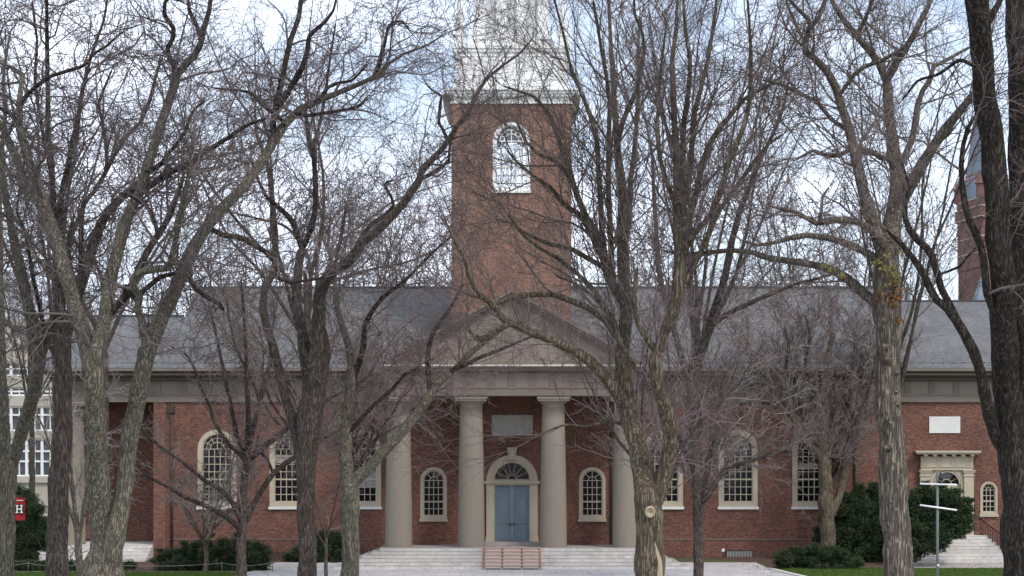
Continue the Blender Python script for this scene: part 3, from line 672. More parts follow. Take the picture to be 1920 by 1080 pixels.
for t0_, t1_ in ((.17, .185), (.205, .22)):
    lo_ = [np.array((p[0], p[1], Z(368, D3)+.05)) for p in plan3(.875)]; ap_ = np.array(top_)
    a_ = [tuple(v+(ap_-v)*t0_) for v in lo_]; b_ = [tuple(v+(ap_-v)*t1_) for v in lo_]
    rr.add(a_+b_, [(i, (i+1) % 4, 4+(i+1) % 4, 4+i) for i in range(4)])
rr.build('red_slate_band', M['redslate'], b)
tr_ = MB(); tr_.lathe(k3(1837), D3-2, [(1.7, Z(575, D3)), (.7, Z(535, D3)), (.75, Z(530, D3)), (.5, Z(528, D3)), (.3, Z(522, D3))], 8, False); tr_.build('roof_cap', M['slate_far'], b)

# ================================================================ street furniture
DL = 60.
lp = empty('flood_lamp_post', (X(1758, DL), DL, 0), 'slim grey pole with a floodlight on top and two thin white crossbars', 'lamp post')
MB().tube([(X(1758, DL), DL, 0), (X(1757.5, DL), DL, Z(886, DL))], .045, 12).build('pole', M['steel'], lp)
hm = MB(); hx0, hx1 = X(1761, DL), X(1781, DL); hz0, hz1 = Z(897, DL), Z(887, DL)
hm.prism([(hx0, hz0+.04), (hx0+.06, hz1), (hx1-.04, hz1), (hx1, hz0+.07), (hx1-.03, hz0), (hx0+.1, hz0)], DL-.2, DL+.15); 
ho = hm.build('floodlight', M['lampgrey'], lp)
MB().box(X(1758, DL)-.06, hx0+.02, DL-.03, DL+.03, hz1-.12, hz1-.04).build('bracket', M['steel'], ho)
MB().box(hx0+.1, hx1-.05, DL-.16, DL+.11, hz0-.02, hz0-.002).build('lens', M['plaque'], ho)
for a, c in (((1725, 907), (1794, 909)), ((1725, 947), (1794, 956.5))):
    MB().tube([P(*a, DL-.07), P(*c, DL-.07)], .028, 8).build('crossbar', M['white'], lp)
MB().box(X(1756.5, DL), X(1760.5, DL), DL-.06, DL-.046, Z(1061, DL), Z(1058, DL)).build('tag_plate', M['white'], lp)

DB = 96.
bn = empty('banner', (X(26, DB), DB, 0), 'crimson banner with a white letter H on a black square behind the leftmost tree', 'banner')
MB().tube([(X(25, DB), DB, 0), (X(25, DB), DB, Z(925, DB))], .05, 10).build('pole', M['iron'], bn)
nb = MB()
gx = np.linspace(X(27.5, DB), X(47, DB), 9)
for i in range(8):
    ya, yb_ = DB-.03*sin(i*.8), DB-.03*sin((i+1)*.8)
    nb.add([(gx[i], ya, Z(976, DB)), (gx[i+1], yb_, Z(976, DB)), (gx[i+1], yb_, Z(932, DB)), (gx[i], ya, Z(932, DB)), (gx[i], ya+.012, Z(976, DB)), (gx[i+1], yb_+.012, Z(976, DB)), (gx[i+1], yb_+.012, Z(932, DB)), (gx[i], ya+.012, Z(932, DB))], [(0,1,2,3),(4,5,6,7),(3,2,6,7),(0,1,5,4)])
cl = nb.build('cloth', M['crimson'], bn)
MB().box(X(29, DB), X(44.5, DB), DB-.06, DB-.045, Z(963.5, DB), Z(945.5, DB)).build('black_square', M['black'], cl)
hl = MB(); zc_ = Z(954.3, DB); xc = X(36.7, DB)
for s in (-1, 1):
    hl.box(xc+s*.115-.035, xc+s*.115+.035, DB-.075, DB-.062, zc_-.185, zc_+.185)
    for q in (-1, 1): hl.box(xc+s*.115-.075, xc+s*.115+.075, DB-.0752, DB-.0622, zc_+q*.185-.026, zc_+q*.185+.026)
hl.box(xc-.1, xc+.1, DB-.0748, DB-.0618, zc_-.03, zc_+.03)
hl.build('letter', M['ivory'], cl)
MB().box(X(31, DB), X(44, DB), DB-.06, DB-.045, Z(938.8, DB), Z(937.6, DB)).build('banner_stripe', M['ivory'], cl)
for q in (932, 976): MB().tube([(X(25, DB), DB-.02, Z(q, DB)), (X(47, DB), DB-.02, Z(q, DB))], .02, 6).build('arm', M['iron'], bn)

DR = 99.6
rp = empty('rope_barrier', (X(416, DR), DR, 0), 'low rope barrier on thin posts along the left lawn edge', 'barrier')
pxs = (-80, 53, 160, 416)
for px in pxs: MB().tube([(X(px, DR), DR, 0), (X(px, DR), DR, Z(1053, DR))], .022, 8).build('post', M['steel'], rp)
MB().tube([(X(500, DR), DR+2.5, 0), (X(500, DR), DR+2.5, .6)], .022, 8).build('post', M['steel'], rp)
rope = MB(); zz = Z(1056, DR); seq = [(X(p, DR), DR, zz) for p in pxs]+[(X(500, DR), DR+2.5, .55)]
for a, c in zip(seq, seq[1:]):
    rope.tube([tuple(np.array(a)+(np.array(c)-np.array(a))*t-np.array((0, 0, .16*4*t*(1-t)))) for t in np.linspace(0, 1, 9)], .009, 5)
rope.build('rope', M['plaque'], rp)
sg_ = empty('marker_post', (X(1356, 109.5), 109.5, gz(109.5)), 'small marker post with a pale cap by the basement vent', 'post')
MB().tube([P(1356, 1047, 109.5), P(1356, 1029, 109.5)], .025, 8).build('stake', M['copper'], sg_)
MB().box(X(1353.5, 109.4), X(1358.5, 109.4), 109.35, 109.45, Z(1034, 109.4), Z(1029, 109.4)).build('cap', M['ivory'], sg_)
# low iron gate and white meter box beside the left shrub
gt = empty('iron_gate', (X(515, 109), 109., gz(109)), 'low iron gate against the wall behind the left shrub', 'gate')
g_ = MB()
for px in np.linspace(500, 533, 12): g_.box(X(px, 109)-.015, X(px, 109)+.015, 108.98, 109.02, .25, Z(1035, 109))
for py in (1051, 1037): g_.box(X(500, 109), X(533, 109), 108.97, 109.03, Z(py, 109), Z(py-1, 109))
g_.build('bars', M['iron'], gt)
# ================================================================ bare trees
def nrm(a): return a/(np.linalg.norm(a, axis=-1, keepdims=True)+1e-9)
def perp(t, rng):
    r = rng.normal(size=t.shape); r -= (r*t).sum(-1, keepdims=True)*t; return nrm(r)
def np_mesh(name, V, Q, m, parent, smooth=True):
    me = bpy.data.meshes.new(name); me.vertices.add(len(V)); me.vertices.foreach_set('co', V.astype(np.float32).ravel())
    me.loops.add(Q.size); me.loops.foreach_set('vertex_index', Q.astype(np.int32).ravel())
    me.polygons.add(len(Q)); k = Q.shape[1]
    me.polygons.foreach_set('loop_start', np.arange(0, Q.size, k, dtype=np.int32))
    try: me.polygons.foreach_set('loop_total', np.full(len(Q), k, dtype=np.int32))
    except Exception: pass
    me.polygons.foreach_set('use_smooth', np.full(len(Q), smooth)); me.update(calc_edges=True)
    return link(name, me, m, parent)
def tubes(paths, radii, sides=3):
    """(N,K,3),(N,K) -> verts, quads"""
    N, K, _ = paths.shape
    t = np.empty_like(paths); t[:, 1:-1] = paths[:, 2:]-paths[:, :-2]; t[:, 0] = paths[:, 1]-paths[:, 0]; t[:, -1] = paths[:, -1]-paths[:, -2]; t = nrm(t)
    a = np.where(np.abs(t[..., 1:2]) < .8, np.array([0, 1., 0]), np.array([1., 0, 0])); u = nrm(np.cross(t, a)); v = np.cross(t, u)
    ang = np.arange(sides)*2*pi/sides
    ring_ = u[:, :, None]*np.cos(ang)[None, None, :, None]+v[:, :, None]*np.sin(ang)[None, None, :, None]
    V = (paths[:, :, None]+ring_*radii[:, :, None, None]).reshape(-1, 3)
    b = (np.arange(N)*K*sides)[:, None, None]; kk = (np.arange(K-1)*sides)[None, :, None]; i = np.arange(sides)[None, None, :]; j = (i+1) % sides
    Q = np.stack([b+kk+i, b+kk+sides+i, b+kk+sides+j, b+kk+j], -1).reshape(-1, 4)
    return V, Q
def grow(p0, d0, Ln, r0, K, wig, up, rng, kink=0., tip=.35):
    N = len(p0); P_ = np.empty((N, K, 3)); P_[:, 0] = p0; dd = d0.copy(); step = (Ln/(K-1))[:, None]
    for k in range(1, K):
        w_ = wig*(1+kink*(rng.random((N, 1)) < .3)*2)
        dd = nrm(dd+rng.normal(size=(N, 3))*w_+np.array([0, 0, up])); P_[:, k] = P_[:, k-1]+dd*step
    Rr = r0[:, None]*np.linspace(1, tip, K)[None, :]
    return P_, Rr
def children(Pp, Rp, m, ang, rng, t0=.15, t1=1.):
    """m children for each parent path"""
    N, K, _ = Pp.shape
    t = t0+(t1-t0)*((np.arange(m)[None, :]+rng.random((N, m)))/m); f = t*(K-1); i = np.minimum(f.astype(int), K-2); fr = f-i
    n = np.arange(N)[:, None]; a = Pp[n, i]; b = Pp[n, i+1]; p = a+(b-a)*fr[..., None]; T = nrm(b-a)
    r = Rp[n, i]*(1-fr)+Rp[n, i+1]*fr
    an = np.radians(ang[0]+(ang[1]-ang[0])*rng.random((N, m)))[..., None]
    dr = np.cos(an)*T+np.sin(an)*perp(T, rng)
    return p.reshape(-1, 3), nrm(dr).reshape(-1, 3), r.ravel(), t.ravel()
def cull(p, mg=90):
    x = 960+p[:, 0]*F/p[:, 1]; y = HY-(p[:, 2]-H)*F/p[:, 1]
    return (x > -mg) & (x < 1920+mg) & (y > -mg)
STY = {
 # name: level lists (children per parent, (angles), length ratio, wiggle, up, K)
 'crook': dict(l1=(1.6, 3.6), d1=1.5, w1=.26, k1=.9, up1=.05, l2=(7, (30, 75), .46, .22, .03, 7), l3=(6, (30, 75), .48, .22, .02, 5), l4=(2, (30, 70), .5, .2, .0, 3)),
 'vase':  dict(l1=(2, 4.4), d1=1.3, w1=.11, k1=.3, up1=.10, l2=(8, (25, 55), .42, .12, .07, 6), l3=(7, (25, 55), .45, .13, .05, 4), l4=(2, (25, 55), .5, .12, .04, 3)),
 'fan':   dict(l1=(1.6, 3.6), d1=1.3, w1=.16, k1=.5, up1=.04, l2=(8, (25, 65), .44, .16, .03, 6), l3=(6, (25, 65), .45, .17, .02, 4), l4=(2, (25, 60), .5, .17, .0, 3)),
}
def limb_mesh(name, pts, rad, m, parent, rng, sides, bump=.07, knots=0, cap=1.):
    pts = np.array(pts, float); rad = np.array(rad, float)
    seg = np.linalg.norm(np.diff(pts, axis=0), axis=1); s = np.concatenate([[0], np.cumsum(seg)])
    step = max(.05, min(.22, rad.mean()*1.1)); n = max(4, int(s[-1]/step)); q = np.linspace(0, s[-1], n)
    # smooth interpolation (Catmull-Rom through a resampled coarse path)
    def cr1(v):
        out = np.interp(q, s, v); k = max(1, int(.28*np.mean(seg)/max(s[-1]/n, 1e-6)))
        if k > 1:
            pad = np.concatenate([2*out[0]-out[k:0:-1], out, 2*out[-1]-out[-2:-k-2:-1]]) if n > k+2 else out
            if len(pad) > len(out): ker = np.ones(2*k+1)/(2*k+1); out = np.convolve(pad, ker, 'valid')
        return out
    Pq = np.stack([cr1(pts[:, i]) for i in range(3)], 1); Rq = np.interp(q, s, rad)
    # low-frequency wander so that limbs are never straight tubes
    for i in range(3):
        for fq in (1.3, 2.9): Pq[:, i] += .07*Rq*np.sin(q*fq*(1+rng.random())+rng.random()*6.28)*(q/(s[-1]+1e-6))**.3
    Rq = Rq*(1+.025*np.sin(q*5+rng.random()*6)+.02*rng.normal(size=n))
    e = (s[-1]-q)/(Rq*cap+1e-6); Rq = Rq*np.sqrt(1-(1-np.clip(e, .02, 1))**2)     # rounded ends
    for _ in range(knots):
        c = rng.random()*s[-1]; Rq *= 1+.08*np.exp(-((q-c)/(Rq.mean()*.9))**2)
    V, Q = tubes(Pq[None], Rq[None], sides)
    Vr = V.reshape(n, sides, 3); c = Pq[:, None]
    ph = rng.random(6)*6.28; th = np.arange(sides)*2*pi/sides; zz = q[:, None]
    f = 1+bump*(np.sin(3*th+ph[0]+zz*.5)*.5+np.sin(5*th+ph[1]-zz*.8)*.35+np.sin(9*th+ph[2]+zz*.4)*.3)+bump*.35*rng.normal(size=(n, sides))
    V = (c+(Vr-c)*f[..., None]).reshape(-1, 3)
    o = np_mesh(name, V, Q, m, parent)
    return o, Pq, Rq
def crown(parent, P1, R1, sty, rng, m, dens=1., rmin=.0045, lmul=1., k4=False, name='crown', cullit=True, faces_budget=1.0):
    """P1,R1: level one branches (N,K,3)"""
    S_ = STY[sty]; Vs = []; Qs = []; off = 0
    def put(V, Q):
        nonlocal off
        Vs.append(V); Qs.append(Q+off); off += len(V)
    V, Q = tubes(P1, R1, 5); put(V, Q)
    Pp, Rp = P1, R1
    Lp = np.linalg.norm(np.diff(P1, axis=1), axis=2).sum(1)
    for li, key in enumerate(('l2', 'l3', 'l4')):
        if key == 'l4' and not k4: break
        m_, ang, ratio, wig, up, K = S_[key]; m_ = max(2, int(round(m_*(dens if key != 'l4' else min(1, dens)))))
        p, dr, r, t = children(Pp, Rp, m_, ang, rng)
        Ln = np.repeat(Lp, m_)*ratio*(1.25-.75*t)*(.55+.9*rng.random(len(t)))*1.0
        if cullit: ok = cull(p); p, dr, r, Ln = p[ok], dr[ok], r[ok], Ln[ok]
        if not len(p): break
        r = np.maximum(r*(.55 if key == 'l2' else .6), rmin*(1.6, 1.15, 1)[li])
        Pp, Rp = grow(p, dr, Ln, r, K, wig, up, rng, kink=.5, tip=.5)
        V, Q = tubes(Pp, Rp, 3); put(V, Q)
        Lp = Ln
    return np_mesh(name, np.concatenate(Vs), np.concatenate(Qs), m, parent, True)
def parse(s): return [tuple(float(v) for v in q.split(',')) for q in s.replace('\n', ';').split(';') if q.strip()]
NTRI = 0
def tree(label, D, trunk, limbs, sty='crook', barkm='bark_brown', twigm='twig_brown', seed=1, bare=700, dens=1., sides=14, group=None, name='bare_tree', kslope=.5, knots=3, lmul=1., tw=1., low=None, k4=False):
    rng = np.random.default_rng(seed)
    tp = parse(trunk); root = empty(name, (X(tp[0][0], D), D, gz(D)), label, 'tree', group)
    pts = []; rad = []
    base = P(tp[0][0], tp[0][1], D)
    if base[2] > gz(D)+.05:
        r0 = tp[0][2]/2*D/F
        pts += [(base[0]+.02, D, gz(D)-.3), (base[0]+.01, D, gz(D)+.35), (base[0], D, gz(D)+1.1)]; rad += [r0*1.6, r0*1.25, r0*1.05]
        if pts[-1][2] > base[2]-.2: pts.pop(); rad.pop()
    for x, y, w_ in tp:
        q = P(x, y, D)
        if not pts or q[2] > pts[-1][2]+.05: pts.append(q); rad.append(w_/2*D/F)
    to, Pq, Rq = limb_mesh('trunk', pts, rad, M[barkm], root, rng, max(sides, 22), .06, knots, cap=2.2); axes = [Pq]
    all_px = [(960+Pq[:, 0]*F/Pq[:, 1], HY-(Pq[:, 2]-H)*F/Pq[:, 1], Pq[:, 1])]
    src = []
    for li, ls in enumerate(limbs):
        lp_ = parse(ls); x0, y0 = lp_[0][:2]
        best = min(((float(np.min((a-x0)**2+(b-y0)**2)), float(c[int(np.argmin((a-x0)**2+(b-y0)**2))])) for a, b, c in all_px), key=lambda q: q[0])
        dep = best[1]; sl_ = rng.uniform(-kslope, kslope); pts = []; rad = []; run = 0; px0 = None
        for x, y, w_ in lp_:
            if px0: run += math.hypot(x-px0[0], y-px0[1])*dep/F
            px0 = (x, y); dd = dep+sl_*run+.25*math.sin(run*1.1+li); dd = max(dd, D*.75)
            pts.append(P(x, y, dd)); rad.append(max(w_, 1.6)/2*dd/F*tw)
        # root the limb inside its parent, a little way back along the parent's axis
        bi = min(range(len(axes)), key=lambda i: float(np.min(np.linalg.norm(axes[i]-np.array(pts[0]), axis=1)))); ax = axes[bi]
        k0 = int(np.argmin(np.linalg.norm(ax-np.array(pts[0]), axis=1))); st_ = np.linalg.norm(np.diff(ax[:max(k0, 1)+1], axis=0), axis=1)[::-1]
        acc = 0; k1 = k0
        for v_ in st_:
            if acc > 3.2*rad[0] or k1 <= 0: break
            acc += v_; k1 -= 1
        if acc > .5*rad[0]:
            pts[0] = tuple((np.array(pts[0])*.65+ax[k0]*.35)); pts.insert(0, tuple(ax[k1])); rad.insert(0, rad[0]*.8)
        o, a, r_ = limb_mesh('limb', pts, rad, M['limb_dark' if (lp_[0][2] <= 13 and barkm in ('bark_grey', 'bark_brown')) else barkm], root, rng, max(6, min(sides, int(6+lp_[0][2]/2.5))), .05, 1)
        axes.append(a)
        all_px.append((960+a[:, 0]*F/a[:, 1], HY-(a[:, 2]-H)*F/a[:, 1], a[:, 1])); src.append((a, r_))
    # first level branches along the limbs
    S_ = STY[sty]; p0 = []; d0 = []; L0 = []; r0 = []
    for a, r_ in src:
        seg = np.linalg.norm(np.diff(a, axis=0), axis=1); T = nrm(np.diff(a, axis=0)); ypx = HY-(a[:-1, 2]-H)*F/a[:-1, 1]
        pr = seg*S_['d1']*dens*np.clip(1.6-r_[:-1]/.16, .12, 1.2)
        pr = np.where(ypx > bare, pr*(low or 0.0), pr)
        pick = np.nonzero(rng.random(len(pr)) < pr)[0]
        for i in pick:
            t_ = T[i]; an = R(rng.uniform(28, 72)); u = perp(t_[None], rng)[0]; v = nrm(cos(an)*t_+sin(an)*u+np.array([0, 0, .12]))
            p0.append(a[i]); d0.append(v); rr = min(r_[i]*.5, rng.uniform(.014, .038)); r0.append(rr)
            L0.append(rng.uniform(*S_['l1'])*lmul*(.6+.4*min(1, r_[i]/.06)))
        for q in range(2):
            p0.append(a[-1]); d0.append(nrm(T[-1]+rng.normal(size=3)*.25)); r0.append(max(r_[-1]*.8, .012)); L0.append(S_['l1'][1]*.8*lmul)
    p0 = np.array(p0); d0 = np.array(d0); L0 = np.array(L0); r0 = np.array(r0)
    ok = cull(p0, 160); p0, d0, L0, r0 = p0[ok], d0[ok], L0[ok], r0[ok]
    P1, R1 = grow(p0, d0, L0, r0, 8, S_['w1'], S_['up1'], rng, kink=S_['k1'], tip=.3)
    crown(root, P1, R1, sty, rng, M[twigm], dens=1., rmin=max(.005, .00011*D), k4=k4)
    return root
def auto(label, px, D, htop, spread, sty, barkm, twigm, seed, nl=7, w0=16, fork=.3, base=None, dens=1., group=None, name='bare_tree', l1=None, levels=True, tilt=0, k4=False):
    """a smaller or farther tree grown from scratch; px/htop in photo rows at depth D"""
    rng = np.random.default_rng(seed); zb_ = gz(D) if D < 112 else .4; zt = Z(htop, D); hh = zt-zb_; x = X(px, D)
    root = empty(name, (x, D, zb_), label, 'tree', group); r0 = w0/2*D/F; zf = zb_+hh*fork
    tp = np.array([(x, D, zb_-.2), (x+rng.normal()*.05, D, zb_+hh*fork*.4), (x+tilt*hh*fork, D, zf), (x+tilt*hh*fork+rng.normal()*.1, D, zf+hh*.1)])
    _, a, r_ = limb_mesh('trunk', tp, [r0*1.3, r0, r0*.85, r0*.5], M[barkm], root, rng, 12, .06, 1)
    src = []
    for i in range(nl):
        az = 2*pi*(i+rng.random()*.7)/nl; lean = rng.uniform(.25, 1)*spread; z0 = zf-hh*.06+hh*.12*rng.random()
        p = np.array([np.interp(z0, a[:, 2], a[:, 0]), D, z0]); dr = nrm(np.array([cos(az)*lean, sin(az)*lean, 1.])); q = [p]; ln = (zt-z0)*rng.uniform(.75, 1)
        for k in range(7):
            dr = nrm(dr+rng.normal(size=3)*(.24 if sty == 'crook' else .10)+np.array([0, 0, .06])); p = p+dr*ln/7; q.append(p)
        _, aa, rr = limb_mesh('limb', q, np.linspace(r0*.5, .02, 8), M[barkm], root, rng, 6, .05, 0); src.append((aa, rr))
    S_ = STY[sty]; p0 = []; d0 = []; L0 = []; R0 = []
    for aa, rr in src:
        T = nrm(np.diff(aa, axis=0)); ns = int(11*dens)
        for i in rng.integers(int(len(aa)*.12), len(aa)-1, ns):
            v = nrm(cos(.8)*T[i]+sin(.8)*perp(T[i][None], rng)[0]+np.array([0, 0, .15])); p0.append(aa[i]); d0.append(v); R0.append(min(rr[i]*.6, .03)); L0.append(hh*rng.uniform(.12, .25)*(l1 or 1))
        p0.append(aa[-1]); d0.append(T[-1]); R0.append(.015); L0.append(hh*.15)
    P1, R1 = grow(np.array(p0), np.array(d0), np.array(L0), np.array(R0), 7, S_['w1'], S_['up1'], rng, kink=S_['k1'])
    crown(root, P1, R1, sty, rng, M[twigm], dens=.8, rmin=.0001*D, k4=k4)
    return root

tree('greyish forked tree at the left edge of the photo beside the red banner', 52,
 '10,1080,30;12,1000,30;14,930,31;14,880,34;15,850,30',
 ['13,940,24;8,820,22;5,740,20;2,650,16;1,560,13;0,450,11;-2,330,9',
  '18,885,26;38,820,24;55,760,24;68,720,26;74,680,26;72,650,26',
  '72,665,22;62,620,22;50,560,20;38,500,18;22,430,16;10,370,13;2,300,10;10,220,8;5,140,6;20,60,4',
  '78,668,20;95,610,16;112,565,14;122,540,11;130,500,9;128,450,8;140,400,6',
  '88,645,9;75,580,8;62,520,8;54,470,7;47,430,6;30,400,4;38,350,3'],
 'crook', 'bark_grey', 'twig_dark', 11, bare=700, dens=1.5)
tree('brown upright trunk standing between the leftmost tree and the grey double trunk', 50,
 '106,1080,42;108,1000,40;112,900,38;117,800,33;120,720,32;118,650,30;114,590,22',
 ['115,610,20;110,520,18;108,450,17;100,400,14;98,345,12;97,310,11;90,260,10;90,160,9;88,80,8;87,-40,5',
  '108,455,14;112,400,12;118,350,11;130,300,10;137,265,10;145,230,9;152,180,8;172,100,6;195,40,5;205,-30,3',
  '122,640,24;138,575,22;152,535,22;165,490,20;178,450,19;190,415,17;215,380,13;250,350,10;290,315,8;330,290,6',
  '150,510,10;152,450,10;153,400,9;158,380,9;178,358,9;200,320,8;200,280,7;192,230,6;184,195,6;198,160,5;210,130,4',
  '200,322,7;215,290,8;238,255,8;265,228,7;280,190,7;290,150,6;298,125,5;305,105,4',
  '98,330,8;88,290,8;75,220,7;65,150,6;70,80,5;60,0,4',
  '190,415,10;230,372,9;262,350,8;300,340,7;340,310,5;380,300,4'],
 'crook', 'bark_brown', 'twig_dark', 22, bare=700, dens=1.3)
tree('large grey lichen covered tree with two thick stems splitting low, at left', 44,
 '197,1080,62;200,1045,60;205,1012,50;208,985,34',
 ['193,1070,40;190,1000,42;184,900,42;182,820,36;178,740,36;174,690,42;171,650,44',
  '165,665,32;150,605,30;134,555,28;118,500,26;105,450,26;92,410,24;75,382,20;45,350,20;36,310,17;22,275,16;8,245,14;-15,215,12',
  '95,425,18;86,386,16;77,352,14;62,315,13;50,290,12;43,255,12;36,230,12;36,200,11;39,165,10;42,140,10;25,128,7;8,122,7;-15,100,6',
  '33,228,10;18,212,8;0,203,7;-20,200,5',
  '42,187,8;65,163,8;93,143,7;130,132,7;160,122,6;177,100,5;200,87,5;217,70,4;233,57,3',
  '183,660,28;192,620,26;197,590,25;205,540,24;213,500,23;226,450,22;235,420,22;246,390,21;262,360,20;276,315,19;288,275,18;300,235,18;312,205,17;325,165,17;334,138,18',
  '334,138,12;327,125,11;316,105,10;314,90,9;325,70,9;325,52,9;315,38,8;308,25,8;309,3,7;318,-3,5;338,1,5;348,8,3',
  '334,140,14;348,122,14;362,108,13;375,85,12;383,50,11;392,20,9;396,-20,8',
  '378,70,8;368,45,8;355,20,7;350,-20,6',
  '270,362,10;290,342,13;320,322,13;350,307,12;375,292,11;413,267,9;440,250,8;467,233,7;500,222,5',
  '276,320,8;300,308,8;318,285,7;335,265,7;347,247,6;362,205,5;385,190,4',
  '207,1070,40;213,1005,40;228,950,34;235,900,32;242,840,32;250,780,33;262,720,33;270,680,33;276,640,36',
  '272,645,16;268,605,14;258,580,14;262,555,14;249,538,15;250,522,15;262,510,14;290,504,13;318,502,12;325,470,11;334,430,10;342,385,10;350,345,9;358,300,7;362,270,6;357,235,5',
  '282,650,32;302,600,28;320,560,26;335,525,25;350,490,25;368,455,24;388,425,22;412,395,21;440,368,20;462,345,19;490,305,18;512,265,17;535,232,16;565,203,13;600,188,12;640,172,10;680,155,9;706,142,9;730,118,6;760,100,5;800,85,4;840,60,3',
  '700,143,8;710,125,8;716,100,7;722,80,6;728,50,5;738,40,4;755,40,4;770,60,3',
  '512,265,13;512,230,13;520,190,12;528,150,11;535,115,11;545,75,10;560,35,9;566,-15,8',
  '522,205,11;545,165,11;565,130,10;576,100,10;580,68,9;590,57,8;610,40,7;625,20,5;635,-20,4',
  '535,232,8;520,215,7;500,205,6;485,190,6;470,172,5;430,168,4;400,165,4',
  '555,210,7;570,218,7;620,210,7;655,205,6;675,198,6;690,180,4',
  '580,198,8;605,180,7;612,165,7;635,155,6;660,152,5;690,120,4',
  '393,432,10;420,442,10;445,445,11;465,452,11;485,465,10;510,478,9;517,500,9;520,520,8;545,530,6;575,526,5;610,520,4',
  '355,500,8;358,525,9;365,540,9;380,552,8;395,562,8;412,570,8;420,583,6',
  '208,592,12;238,555,13;260,505,13;280,465,13;302,432,12;318,405,10;332,370,9;345,330,7;340,290,5',
  '300,435,8;285,405,8;275,385,7;250,370,6;225,360,5',
  '228,530,9;250,560,8;275,540,10;300,520,9;330,512,8'],
 'crook', 'bark_grey', 'twig_dark', 33, bare=600, low=.15, dens=1.35, sides=18, knots=6)
tree('small brown tree with low wide spreading branches in front of the left shrub', 78,
 '453,1080,20;453,1040,19;453,1000,18;454,975,19',
 ['455,985,15;457,930,14;459,900,14;462,870,15;463,852,15',
  '460,858,8;448,830,8;440,795,8;432,755,7;425,722,7;418,690,7;412,660,6;402,610,5;392,575,4',
  '464,850,10;466,800,10;465,750,9;462,700,8;461,650,7;458,600,6;455,560,5;452,520,3',
  '468,845,10;475,800,10;485,760,9;495,725,9;502,695,8;510,670,7;505,640,6;515,600,5;512,560,3',
  '484,745,6;470,710,6;455,680,5;440,645,5;430,600,4;425,560,3',
  '446,988,13;425,970,10;400,955,9;375,944,9;345,932,8;320,915,7;290,900,6;262,885,4',
  '447,970,10;435,940,9;415,918,8;390,905,8;365,885,7;340,865,6;310,845,5;280,820,5;262,800,4',
  '461,983,11;470,955,11;485,930,10;500,905,10;515,885,10;535,868,10;560,853,8;590,835,6;620,815,5;650,800,4;670,780,3',
  '513,887,6;503,865,6;492,850,5;480,838,4;485,815,3',
  '466,866,12;480,850,12;505,830,11;525,815,10;545,795,10;570,775,9;600,757,8;630,740,7;660,725,5;700,700,4',
  '457,858,9;435,840,8;415,815,8;402,790,7;390,755,6;375,725,6;365,690,5;350,665,4;320,650,3'],
 'crook', 'bark_brown', 'twig_brown', 44, bare=2000, dens=.85, lmul=.65, knots=1, kslope=.35)
tree('tall straight brown tree rising between the second and third left windows', 60,
 '577,1080,34;576,1000,33;574,920,33;574,860,38;580,800,44;586,740,46;588,715,40',
 ['560,862,20;552,800,20;540,760,18;530,725,18;522,690,17;512,650,16;502,620,15;492,580,15;495,545,14;507,520,13;517,490,12;516,440,12;513,400,11;509,360,10;505,320,9;495,290,8;480,250,6;478,200,4',
  '580,735,30;578,680,28;568,630,22;560,595,20;556,560,19;556,530,18;562,495,16;566,462,16',
  '566,468,11;558,440,11;548,415,11;530,395,10;518,385,9;500,370,7;485,340,6;470,300,4',
  '567,466,12;580,440,11;588,410,11;592,380,11;591,340,10;590,310,10;588,270,9;595,250,7;603,215,6;610,180,5;615,140,5;622,90,4;630,40,3',
  '589,300,7;582,275,7;577,255,6;574,230,5;570,200,4',
  '590,740,30;594,660,26;598,605,24;598,560,22;604,530,22;620,512,20;645,497,20;665,478,19;678,455,18;695,440,18;715,425,17;740,400,16;765,370,15;785,340,14;790,318,14;810,300,12;828,280,11;845,258,10;862,230,9;880,208,8;895,175,7;910,150,6;940,125,5;975,100,4;1000,70,3',
  '674,466,9;682,440,9;695,420,8;715,408,8;728,397,7;738,385,6;733,368,5;722,350,5;724,341,4;736,339,4',
  '787,338,8;810,325,8;830,312,7;842,300,6;843,280,5;850,240,3',
  '840,262,7;832,245,6;822,230,6;825,200,6;828,180,5;812,170,4;800,160,3',
  '600,790,20;604,720,20;611,665,20;606,625,16;597,595,14;602,565,12;615,530,9;630,490,7;640,440,6;650,380,4'],
 'crook', 'bark_brown', 'twig_dark', 55, bare=760, dens=1.25)
tree('lichen mottled tree left of the portico with one limb crossing the first column', 60,
 '657,1080,34;657,1000,33;657,940,33;657,905,36',
 ['652,912,26;648,850,24;650,790,22;655,740,20;660,700,16;655,650,14;643,615,13;632,580,11;628,540,9;622,500,7;615,460,6;620,400,4',
  '655,730,12;670,690,12;682,650,11;682,612,10;700,580,9;720,555,8;755,530,7;790,495,6;820,465,4;850,440,3',
  '666,905,26;690,880,22;708,858,21;728,838,20;750,812,19;775,785,18;798,752,18;815,725,17;835,705,15;855,690,13;880,665,11;910,640,9;945,615,7;980,600,5',
  '806,738,10;803,700,9;802,665,10;806,635,9;820,610,8;840,585,7;855,560,6;870,530,4',
  '850,692,9;875,683,8;905,668,7;940,655,6;975,640,4;1010,625,3',
  '668,800,9;700,760,8;735,730,7;760,700,6;790,690,4'],
 'crook', 'bark_grey', 'twig_brown', 66, bare=880, low=.3, dens=1.4, lmul=.85)
